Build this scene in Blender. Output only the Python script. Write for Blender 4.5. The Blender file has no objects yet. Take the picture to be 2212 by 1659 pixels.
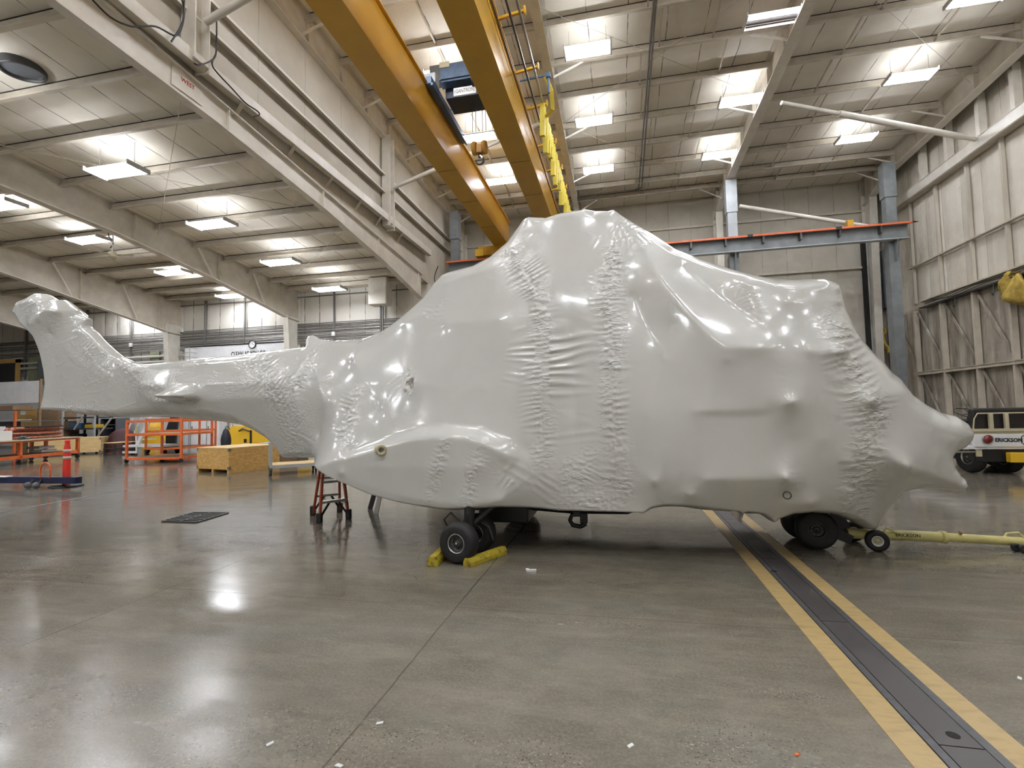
import bpy, bmesh, math, random
import numpy as np
from mathutils import Vector, Matrix
PI = math.pi
random.seed(7)
scn = bpy.context.scene
COL = scn.collection

# ------------------------------------------------------------------ camera
F_PX = 1081.0
YAW, PIT, ROL, CAM_H = math.radians(-12.1), math.radians(3.16), math.radians(-1.17), 1.6
_cy, _sy, _cp, _sp, _cr, _sr = math.cos(YAW), math.sin(YAW), math.cos(PIT), math.sin(PIT), math.cos(ROL), math.sin(ROL)
_f = np.array([_sy*_cp, _cy*_cp, _sp]); _r = np.array([_cy, -_sy, 0.0]); _u = np.cross(_r, _f)
_r, _u = _cr*_r + _sr*_u, -_sr*_r + _cr*_u
cam = bpy.data.cameras.new('camera'); camo = bpy.data.objects.new('camera', cam); COL.objects.link(camo)
cam.sensor_width = 36.0; cam.lens = F_PX/2212*36.0; cam.clip_start = 0.05; cam.clip_end = 200
M = Matrix.Identity(4)
for i in range(3):
    M[i][0], M[i][1], M[i][2] = _r[i], _u[i], -_f[i]
M[2][3] = CAM_H
camo.matrix_world = M
scn.camera = camo

# ------------------------------------------------------------------ world, exposure
wld = bpy.data.worlds.new('world'); scn.world = wld; wld.use_nodes = True
wld.node_tree.nodes['Background'].inputs[0].default_value = (0.8, 0.85, 1, 1)
wld.node_tree.nodes['Background'].inputs[1].default_value = 0.05
vs = scn.view_settings
vs.view_transform = "Standard"; vs.look = "None"; vs.gamma = 1.0; vs.exposure = 0.45; vs.use_curve_mapping = False
TUBE_POWER = 54.0
cy = scn.cycles
cy.use_denoising = True
cy.max_bounces = 5; cy.diffuse_bounces = 4; cy.glossy_bounces = 2; cy.transmission_bounces = 1
cy.sample_clamp_indirect = 6.0; cy.caustics_reflective = False; cy.caustics_refractive = False
cy.use_adaptive_sampling = True; cy.adaptive_threshold = 0.08; cy.adaptive_min_samples = 16

# ------------------------------------------------------------------ from a pixel of the photograph to a point of the hall
def ray(x, y): return _f*F_PX + _r*(x-1106) - _u*(y-829.5)
def atZ(x, y, z=0.0):
    d = ray(x, y); return Vector(d*((z-CAM_H)/d[2]) + [0, 0, CAM_H])
def atY(x, y, Y):
    d = ray(x, y); return Vector(d*(Y/d[1]) + [0, 0, CAM_H])
def atX(x, y, X):
    d = ray(x, y); return Vector(d*(X/d[0]) + [0, 0, CAM_H])

# ------------------------------------------------------------------ mesh helpers
class MB:
    def __init__(s, M=None):
        s.v = []; s.f = []; s.sm = []; s.M = M
    def add(s, vs_, fs, smooth=False):
        n = len(s.v)
        for p in vs_:
            p = Vector(p)
            s.v.append(s.M @ p if s.M is not None else p)
        for f in fs:
            s.f.append([n+i for i in f]); s.sm.append(smooth)
        return s
    def box(s, x0, y0, z0, x1, y1, z1):
        x0, x1 = sorted((x0, x1)); y0, y1 = sorted((y0, y1)); z0, z1 = sorted((z0, z1))
        return s.add([(x0,y0,z0),(x1,y0,z0),(x1,y1,z0),(x0,y1,z0),(x0,y0,z1),(x1,y0,z1),(x1,y1,z1),(x0,y1,z1)],
                     [(0,3,2,1),(4,5,6,7),(0,1,5,4),(1,2,6,5),(2,3,7,6),(3,0,4,7)])
    def cbox(s, c, sx, sy, sz):
        return s.box(c[0]-sx/2, c[1]-sy/2, c[2]-sz/2, c[0]+sx/2, c[1]+sy/2, c[2]+sz/2)
    def bbox(s, x0, y0, z0, x1, y1, z1, b=0.01):
        """box with chamfered edges"""
        x0, x1 = sorted((x0, x1)); y0, y1 = sorted((y0, y1)); z0, z1 = sorted((z0, z1))
        bm = bmesh.new(); bmesh.ops.create_cube(bm, size=1)
        for v in bm.verts:
            v.co = Vector(((x0+x1)/2+v.co.x*(x1-x0), (y0+y1)/2+v.co.y*(y1-y0), (z0+z1)/2+v.co.z*(z1-z0)))
        bmesh.ops.bevel(bm, geom=bm.edges[:]+bm.verts[:], offset=b, segments=2, affect='EDGES', profile=0.5)
        bm.verts.index_update()
        s.add([v.co.copy() for v in bm.verts], [[v.index for v in f.verts] for f in bm.faces])
        bm.free(); return s
    def beam(s, p, q, w, h, up=(0, 0, 1)):
        """bar from p to q, w across, h along up"""
        p, q = Vector(p), Vector(q); d = (q-p).normalized(); up = Vector(up)
        a = d.cross(up)
        if a.length < 1e-4: a = d.cross(Vector((1, 0, 0)))
        a.normalize(); b = a.cross(d).normalized()
        a *= w/2; b *= h/2
        c = [p-a-b, p+a-b, p+a+b, p-a+b, q-a-b, q+a-b, q+a+b, q-a+b]
        return s.add(c, [(0,3,2,1),(4,5,6,7),(0,1,5,4),(1,2,6,5),(2,3,7,6),(3,0,4,7)])
    def tube(s, pts, r, n=8, r2=None, closed=False):
        pts = [Vector(p) for p in pts]; m = len(pts); vv = []; ff = []
        prev = None
        for i, p in enumerate(pts):
            if closed: d = pts[(i+1) % m]-pts[i-1]
            else: d = pts[min(i+1, m-1)]-pts[max(i-1, 0)]
            d.normalize()
            if prev is None:
                a = d.cross(Vector((0, 0, 1)))
                if a.length < 1e-3: a = d.cross(Vector((1, 0, 0)))
            else: a = prev - d*prev.dot(d)
            a.normalize(); prev = a; b = d.cross(a)
            rr = r if r2 is None else r+(r2-r)*i/(m-1)
            for k in range(n):
                t = 2*PI*k/n; vv.append(p+a*math.cos(t)*rr+b*math.sin(t)*rr)
        for i in range(m if closed else m-1):
            for k in range(n):
                j = (i+1) % m
                ff.append((i*n+k, i*n+(k+1) % n, j*n+(k+1) % n, j*n+k))
        s.add(vv, ff, True)
        if not closed:
            s.add(vv[:n], [tuple(range(n))[::-1]]); s.add(vv[-n:], [tuple(range(n))])
        return s
    def lathe(s, c, axis, prof, n=32, closed=False):
        """prof: (radius, height along axis)"""
        c = Vector(c); ax = Vector(axis).normalized()
        a = ax.cross(Vector((0, 0, 1)))
        if a.length < 1e-3: a = Vector((1, 0, 0))
        a.normalize(); b = ax.cross(a); vv = []; ff = []
        for r, h in prof:
            for k in range(n):
                t = 2*PI*k/n; vv.append(c+ax*h+(a*math.cos(t)+b*math.sin(t))*r)
        m = len(prof)
        for i in range(m if closed else m-1):
            for k in range(n):
                j = (i+1) % m
                ff.append((i*n+k, i*n+(k+1) % n, j*n+(k+1) % n, j*n+k))
        s.add(vv, ff, True)
        return s
    def prism(s, poly, h, axis='z', base=0.0):
        """poly in the plane across axis, from base to base+h"""
        def P(a, b, t): return {'z': (a, b, t), 'y': (a, t, b), 'x': (t, a, b)}[axis]
        n = len(poly)
        vv = [P(a, b, base) for a, b in poly]+[P(a, b, base+h) for a, b in poly]
        ff = [tuple(range(n))[::-1], tuple(range(n, 2*n))]+[(i, (i+1) % n, n+(i+1) % n, n+i) for i in range(n)]
        return s.add(vv, ff)
    def build(s, name, mat, parent=None, loc=None):
        me = bpy.data.meshes.new(name)
        o = bpy.data.objects.new(name, me); COL.objects.link(o)
        off = Vector((0, 0, 0))
        if parent is not None:
            o.parent = parent; off = wloc(parent)
        elif loc is not None:
            off = Vector(loc); o.location = off
        me.from_pydata([tuple(v-off) for v in s.v], [], s.f)
        if loc is not None and parent is not None: pass
        me.materials.append(mat)
        me.polygons.foreach_set('use_smooth', s.sm)
        bm = bmesh.new(); bm.from_mesh(me); bmesh.ops.recalc_face_normals(bm, faces=bm.faces); bm.to_mesh(me); bm.free()
        me.update()
        return o

def wloc(o):
    l = Vector((0, 0, 0))
    while o is not None:
        l += Vector(o.location); o = o.parent
    return l
def thing(name, label, cat, loc=(0, 0, 0), group=None):
    o = bpy.data.objects.new(name, None); COL.objects.link(o)
    o.location = loc; o.empty_display_size = 0.2
    return tag(o, label, cat, group)
def tag(o, label, cat, group=None):
    o['label'] = label; o['category'] = cat
    if group: o['group'] = group
    return o
def struct(o):
    o['kind'] = 'structure'; return o
def dup(root, loc, label, group=None):
    r = root.copy(); COL.objects.link(r); r.location = loc; r['label'] = label
    if group: r['group'] = group
    for ch in list(root.children):
        c = ch.copy(); COL.objects.link(c); c.parent = r
        for g in ch.children:
            d = g.copy(); COL.objects.link(d); d.parent = c
    return r
def basis(origin, xdir, zrot=None):
    """matrix whose x axis lies along xdir on the floor"""
    x = Vector((xdir[0], xdir[1], 0)).normalized(); y = Vector((-x.y, x.x, 0))
    m = Matrix.Identity(4)
    for i in range(3):
        m[i][0], m[i][1], m[i][2], m[i][3] = x[i], y[i], (0, 0, 1)[i], origin[i]
    return m
def text_part(name, body, size, mat, parent, M, depth=0.003, label=None, bold=0.0, xs=1.0):
    cu = bpy.data.curves.new(name, 'FONT'); cu.body = body; cu.size = size; cu.extrude = depth; cu.offset = bold
    cu.align_x = 'CENTER'; cu.align_y = 'CENTER'; cu.resolution_u = 2
    t = bpy.data.objects.new(name+'_tmp', cu); COL.objects.link(t)
    dg = bpy.context.evaluated_depsgraph_get()
    me = bpy.data.meshes.new_from_object(t.evaluated_get(dg)); bpy.data.objects.remove(t); bpy.data.curves.remove(cu)
    o = bpy.data.objects.new(name, me); COL.objects.link(o)
    for v in me.vertices: v.co.x *= xs
    me.materials.clear(); me.materials.append(mat)
    if parent is not None: o.parent = parent
    off = wloc(parent) if parent is not None else Vector((0, 0, 0))
    for v in me.vertices: v.co = (M @ v.co)-off
    if label: o['label'] = label
    return o

# ------------------------------------------------------------------ materials
def mat(name, col, rough=0.6, metal=0.0, var=0.0, vscale=3.0, col2=None, bump=0.0, bscale=40.0, spec=0.5, coat=0.0, emit=None, estr=0.0,
        stretch=(1, 1, 1), rvar=0.0, lo=0.35, hi=0.65):
    m = bpy.data.materials.new(name); m.use_nodes = True
    nt = m.node_tree; b = nt.nodes['Principled BSDF']
    b.inputs['Base Color'].default_value = (*col, 1); b.inputs['Roughness'].default_value = rough
    b.inputs['Metallic'].default_value = metal; b.inputs['Specular IOR Level'].default_value = spec
    b.inputs['Coat Weight'].default_value = coat
    if emit: b.inputs['Emission Color'].default_value = (*emit, 1); b.inputs['Emission Strength'].default_value = estr
    if var or col2 or bump or rvar:
        g = nt.nodes.new('ShaderNodeNewGeometry'); mp = nt.nodes.new('ShaderNodeMapping')
        mp.inputs['Scale'].default_value = stretch; nt.links.new(g.outputs['Position'], mp.inputs[0])
    if var or col2:
        n = nt.nodes.new('ShaderNodeTexNoise'); n.inputs['Scale'].default_value = vscale; n.inputs['Detail'].default_value = 5; n.inputs['Roughness'].default_value = 0.6
        nt.links.new(mp.outputs[0], n.inputs['Vector'])
        r = nt.nodes.new('ShaderNodeValToRGB'); r.color_ramp.elements[0].position = lo; r.color_ramp.elements[1].position = hi
        c2 = col2 if col2 else tuple(min(1, c*(1+var)) for c in col)
        c1 = col if col2 else tuple(c*(1-var) for c in col)
        r.color_ramp.elements[0].color = (*c1, 1); r.color_ramp.elements[1].color = (*c2, 1)
        nt.links.new(n.outputs['Fac'], r.inputs[0]); nt.links.new(r.outputs[0], b.inputs['Base Color'])
        if rvar:
            mr = nt.nodes.new('ShaderNodeMapRange'); mr.inputs['To Min'].default_value = rough-rvar; mr.inputs['To Max'].default_value = rough+rvar
            mr.inputs['From Min'].default_value = 0.3; mr.inputs['From Max'].default_value = 0.7
            nt.links.new(n.outputs['Fac'], mr.inputs['Value']); nt.links.new(mr.outputs[0], b.inputs['Roughness'])
    if bump:
        n2 = nt.nodes.new('ShaderNodeTexNoise'); n2.inputs['Scale'].default_value = bscale; n2.inputs['Detail'].default_value = 3
        nt.links.new(mp.outputs[0], n2.inputs['Vector'])
        bp = nt.nodes.new('ShaderNodeBump'); bp.inputs['Strength'].default_value = bump; bp.inputs['Distance'].default_value = 0.01
        nt.links.new(n2.outputs['Fac'], bp.inputs['Height']); nt.links.new(bp.outputs[0], b.inputs['Normal'])
    return m

class NT:
    """tiny node-graph helper for the larger materials"""
    def __init__(s, m): s.nt = m.node_tree
    def n(s, typ, **kw):
        x = s.nt.nodes.new(typ)
        for k, v in kw.items():
            if k in x.inputs: x.inputs[k].default_value = v
            else: setattr(x, k, v)
        return x
    def l(s, a, b): s.nt.links.new(a, b)
    def math(s, op, a, b=None, c=None, clamp=False):
        x = s.nt.nodes.new('ShaderNodeMath'); x.operation = op; x.use_clamp = clamp
        for i, v in enumerate((a, b, c)):
            if v is None: continue
            if isinstance(v, (int, float)): x.inputs[i].default_value = v
            else: s.l(v, x.inputs[i])
        return x.outputs[0]
    def mix(s, fac, a, b, mode='MIX'):
        x = s.nt.nodes.new('ShaderNodeMix'); x.data_type = 'RGBA'; x.blend_type = mode
        for k, v in ((0, fac), (6, a), (7, b)):
            if isinstance(v, (int, float)): x.inputs[k].default_value = v
            elif isinstance(v, tuple): x.inputs[k].default_value = (*v, 1)
            else: s.l(v, x.inputs[k])
        return x.outputs[2]
    def noise(s, vec, scale, detail=4, rough=0.55):
        x = s.nt.nodes.new('ShaderNodeTexNoise'); x.inputs['Scale'].default_value = scale; x.inputs['Detail'].default_value = detail; x.inputs['Roughness'].default_value = rough
        s.l(vec, x.inputs['Vector']); return x.outputs['Fac']
    def ramp(s, v, a, b, t0=0.0, t1=1.0):
        x = s.nt.nodes.new('ShaderNodeMapRange'); x.inputs['From Min'].default_value = a; x.inputs['From Max'].default_value = b
        x.inputs['To Min'].default_value = t0; x.inputs['To Max'].default_value = t1
        s.l(v, x.inputs['Value']); return x.outputs[0]

def floor_material():
    m = bpy.data.materials.new('polished_concrete'); m.use_nodes = True; T = NT(m)
    b = m.node_tree.nodes['Principled BSDF']
    g = T.n('ShaderNodeNewGeometry'); P = g.outputs['Position']
    sep = T.n('ShaderNodeSeparateXYZ'); T.l(P, sep.inputs[0]); X, Y = sep.outputs[0], sep.outputs[1]
    mp = T.n('ShaderNodeMapping'); mp.inputs['Scale'].default_value = (0.55, 1, 1); T.l(P, mp.inputs[0]); V = mp.outputs[0]
    big = T.noise(V, 0.55, 5, 0.6); med = T.noise(V, 2.6, 6, 0.65); fine = T.noise(P, 55, 4, 0.7)
    c = T.mix(T.ramp(big, 0.38, 0.62), (0.165, 0.142, 0.108), (0.215, 0.195, 0.155))
    c = T.mix(T.ramp(med, 0.38, 0.66, 0, 0.75), c, (0.105, 0.094, 0.073))
    st_ = T.n('ShaderNodeMapping'); st_.inputs['Scale'].default_value = (0.35, 2.6, 1); T.l(P, st_.inputs[0])
    c = T.mix(T.ramp(T.noise(st_.outputs[0], 2.2, 6, 0.7), 0.5, 0.72, 0, 0.55), c, (0.27, 0.245, 0.20))
    green = T.noise(V, 1.1, 4, 0.6)
    c = T.mix(T.ramp(green, 0.5, 0.68, 0, 0.5), c, (0.125, 0.135, 0.115))
    c = T.mix(T.ramp(fine, 0.42, 0.68, 0.0, 0.5), c, (0.285, 0.26, 0.21))
    c = T.mix(T.ramp(T.noise(P, 105, 2, 0.6), 0.58, 0.70, 0.0, 0.5), c, (0.07, 0.06, 0.045))
    c = T.mix(T.ramp(T.noise(V, 9, 4, 0.7), 0.45, 0.7, 0.0, 0.35), c, (0.10, 0.09, 0.07))
    # exposed aggregate, in worn patches
    vo = T.n('ShaderNodeTexVoronoi'); vo.inputs['Scale'].default_value = 62; T.l(P, vo.inputs['Vector'])
    patch = None
    for cx_, cy_, rx_, ry_ in [(*atZ(px, py)[:2], a, b2) for px, py, a, b2 in ((1650, 1640, .42, .26), (1130, 1650, .35, .24), (930, 1590, .5, .14), (560, 1600, .8, .35), (120, 1500, .9, .3), (1250, 1345, .5, .08), (1700, 1500, .25, .1), (1960, 1560, .12, .12))]:
        q_ = T.math('ADD', T.math('POWER', T.math('ABSOLUTE', T.math('DIVIDE', T.math('SUBTRACT', X, cx_), rx_)), 2.0), T.math('POWER', T.math('ABSOLUTE', T.math('DIVIDE', T.math('SUBTRACT', Y, cy_), ry_)), 2.0))
        q_ = T.math('SUBTRACT', 1.0, q_); patch = q_ if patch is None else T.math('MAXIMUM', patch, q_)
    patch = T.math('ADD', patch, T.math('MULTIPLY', T.math('SUBTRACT', T.noise(P, 2.0, 3, 0.6), 0.5), 3.0))
    near = T.ramp(Y, 3.6, 2.1, 0, 1)
    pm = T.math('MULTIPLY', T.ramp(patch, -0.3, 0.7), 1.0, clamp=True)
    spk = T.ramp(vo.outputs['Distance'], 0.20, 0.36, 1, 0)
    rnd = T.n('ShaderNodeSeparateColor'); T.l(vo.outputs['Color'], rnd.inputs[0])
    dark = T.math('MULTIPLY', T.math('MULTIPLY', spk, T.ramp(rnd.outputs[0], 0.40, 0.45)), pm)
    lite = T.math('MULTIPLY', T.math('MULTIPLY', spk, T.ramp(rnd.outputs[1], 0.6, 0.65)), pm)
    c = T.mix(dark, c, (0.05, 0.045, 0.04)); c = T.mix(T.math('MULTIPLY', lite, 0.7), c, (0.42, 0.38, 0.32))
    # sawn joints (straight lines of the slab), each given by two floor points of the photograph
    wob = T.math('MULTIPLY', T.math('SUBTRACT', T.noise(P, 1.3, 3), 0.5), 0.035)
    tot = None
    for (a, bb, w, dk) in FLOOR_JOINTS:
        p, q = atZ(*a), atZ(*bb); d = (q-p); d.normalize(); nx, ny = -d.y, d.x; k = nx*p.x+ny*p.y
        e = T.math('ADD', T.math('MULTIPLY', X, nx), T.math('MULTIPLY', Y, ny)); e = T.math('ADD', e, wob)
        e = T.math('ABSOLUTE', T.math('SUBTRACT', e, k)); e = T.ramp(e, w, w*0.4, 0, dk); e = T.math('MAXIMUM', e, 0.0); e = T.math('MINIMUM', e, dk)
        tot = e if tot is None else T.math('MAXIMUM', tot, e)
    # hairline cracks
    wn = T.n('ShaderNodeTexNoise'); wn.inputs['Scale'].default_value = 1.5; wn.inputs['Detail'].default_value = 4; T.l(P, wn.inputs['Vector'])
    va = T.n('ShaderNodeVectorMath'); va.operation = 'MULTIPLY_ADD'; T.l(wn.outputs['Color'], va.inputs[0]); va.inputs[1].default_value = (0.9, 0.9, 0); T.l(P, va.inputs[2])
    vc = T.n('ShaderNodeTexVoronoi'); vc.feature = 'DISTANCE_TO_EDGE'; vc.inputs['Scale'].default_value = 0.33; T.l(va.outputs[0], vc.inputs['Vector'])
    crack = T.math('MULTIPLY', T.ramp(vc.outputs['Distance'], 0.0005, 0.0018, 0.6, 0), T.ramp(T.noise(P, 0.4, 2), 0.45, 0.55))
    tot = T.math('MAXIMUM', tot, crack)
    c = T.mix(tot, c, (0.03, 0.026, 0.02))
    T.l(c, b.inputs['Base Color'])
    rg = T.ramp(T.noise(V, 3.5, 5, 0.65), 0.3, 0.7, 0.07, 0.20)
    rg = T.math('ADD', rg, T.math('MULTIPLY', pm, 0.05)); rg = T.math('ADD', rg, T.math('MULTIPLY', T.ramp(Y, 5.5, 2.5, 0, 1), 0.08), clamp=True)
    T.l(rg, b.inputs['Roughness'])
    b.inputs['Specular IOR Level'].default_value = 0.55
    bp = T.n('ShaderNodeBump'); bp.inputs['Strength'].default_value = 0.14; bp.inputs['Distance'].default_value = 0.004
    hgt = T.math('ADD', T.math('MULTIPLY', T.noise(V, 7, 3), 0.8), T.math('MULTIPLY', fine, 0.12))
    T.l(hgt, bp.inputs['Height']); T.l(bp.outputs[0], b.inputs['Normal'])
    return m
FLOOR_JOINTS = [((600, 1286.5), (2212, 1393), 0.005, 0.6), ((698, 1659), (1072, 1208), 0.007, 0.7),
                ((0, 1413), (591, 1183), 0.008, 0.6), ((0, 1216), (600, 1067), 0.012, 0.35)]

def film_material():
    m = bpy.data.materials.new('white_shrink_film'); m.use_nodes = True; T = NT(m)
    b = m.node_tree.nodes['Principled BSDF']
    g = T.n('ShaderNodeNewGeometry'); P = g.outputs['Position']
    c = T.mix(T.ramp(T.noise(P, 1.1, 4), 0.35, 0.65), (0.60, 0.605, 0.585), (0.64, 0.645, 0.625))
    T.l(c, b.inputs['Base Color'])
    b.inputs['Roughness'].default_value = 0.30; b.inputs['Specular IOR Level'].default_value = 0.5
    T.l(T.ramp(T.noise(P, 2.2, 3), 0.3, 0.7, 0.14, 0.22), b.inputs['Roughness'])
    b.inputs['Coat Weight'].default_value = 0.35; b.inputs['Coat Roughness'].default_value = 0.07
    at = T.n('ShaderNodeAttribute'); at.attribute_name = 'crinkle'
    mp = T.n('ShaderNodeMapping'); mp.inputs['Scale'].default_value = (1.0, 1.0, 2.2); T.l(P, mp.inputs[0])
    rg_ = T.math('SUBTRACT', 1.0, T.math('ABSOLUTE', T.math('MULTIPLY', T.math('SUBTRACT', T.noise(mp.outputs[0], 7.5, 2, 0.5), 0.5), 4.5)), clamp=True)
    rg_ = T.math('MULTIPLY', T.math('POWER', rg_, 2.5), T.ramp(T.noise(P, 3.7, 2), 0.42, 0.6, 0.0, 1.0))
    h = T.math('ADD', T.math('MULTIPLY', rg_, at.outputs['Fac']), T.math('MULTIPLY', T.noise(P, 1.3, 1), 0.12))
    bp = T.n('ShaderNodeBump'); bp.inputs['Strength'].default_value = 0.9; bp.inputs['Distance'].default_value = 0.014
    T.l(h, bp.inputs['Height']); T.l(bp.outputs[0], b.inputs['Normal'])
    return m

def panel_material(name, c1, c2, seam_axis, pitch, seam_col, stain=0.0, wavy=0.4, rough=0.75, seam_w=0.012, phase=0.0):
    """vinyl faced insulation: seams every pitch metres across seam_axis (0 x, 1 y), soft sag between them, stains"""
    m = bpy.data.materials.new(name); m.use_nodes = True; T = NT(m)
    b = m.node_tree.nodes['Principled BSDF']
    g = T.n('ShaderNodeNewGeometry'); P = g.outputs['Position']
    sep = T.n('ShaderNodeSeparateXYZ'); T.l(P, sep.inputs[0]); A = sep.outputs[seam_axis]
    w = T.math('MULTIPLY', T.math('SUBTRACT', T.noise(P, 0.7, 2), 0.5), 0.12)
    fr = T.math('FRACT', T.math('DIVIDE', T.math('ADD', T.math('ADD', A, w), 1000.0*pitch+phase), pitch))
    e = T.math('ABSOLUTE', T.math('SUBTRACT', fr, 0.5))
    seam = T.ramp(e, seam_w/pitch, seam_w*0.3/pitch, 0, 1); seam = T.math('MAXIMUM', seam, 0.0); seam = T.math('MINIMUM', seam, 1.0)
    seam = T.math('MULTIPLY', seam, T.ramp(T.noise(P, 1.7, 2), 0.38, 0.55, 0.25, 1))
    c = T.mix(T.ramp(T.noise(P, 0.9, 5), 0.35, 0.65), c1, c2)
    if stain:
        mp = T.n('ShaderNodeMapping'); mp.inputs['Scale'].default_value = (3.0, 3.0, 0.35); T.l(P, mp.inputs[0])
        zz = T.ramp(sep.outputs[2], 6.2, 6.0, 0.12, 1)
        s_ = T.math('MULTIPLY', T.ramp(T.noise(mp.outputs[0], 0.8, 5, 0.65), 0.30, 0.66, 0.28, stain), zz)
        c = T.mix(s_, c, (0.13, 0.105, 0.075))
    c = T.mix(seam, c, seam_col)
    T.l(c, b.inputs['Base Color']); b.inputs['Roughness'].default_value = rough; b.inputs['Specular IOR Level'].default_value = 0.3
    bp = T.n('ShaderNodeBump'); bp.inputs['Strength'].default_value = wavy; bp.inputs['Distance'].default_value = 0.08
    hgt = T.math('ADD', T.math('MULTIPLY', T.noise(P, 1.6, 3), 0.8), T.ramp(e, 0.0, 0.25, 0.0, 0.5))
    T.l(hgt, bp.inputs['Height']); T.l(bp.outputs[0], b.inputs['Normal'])
    return m

def osb_material(name, a, b2, sc=9):
    return mat(name, a, 0.65, col2=b2, vscale=sc, stretch=(1, 1, 2.5), bump=0.15, bscale=60)

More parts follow.
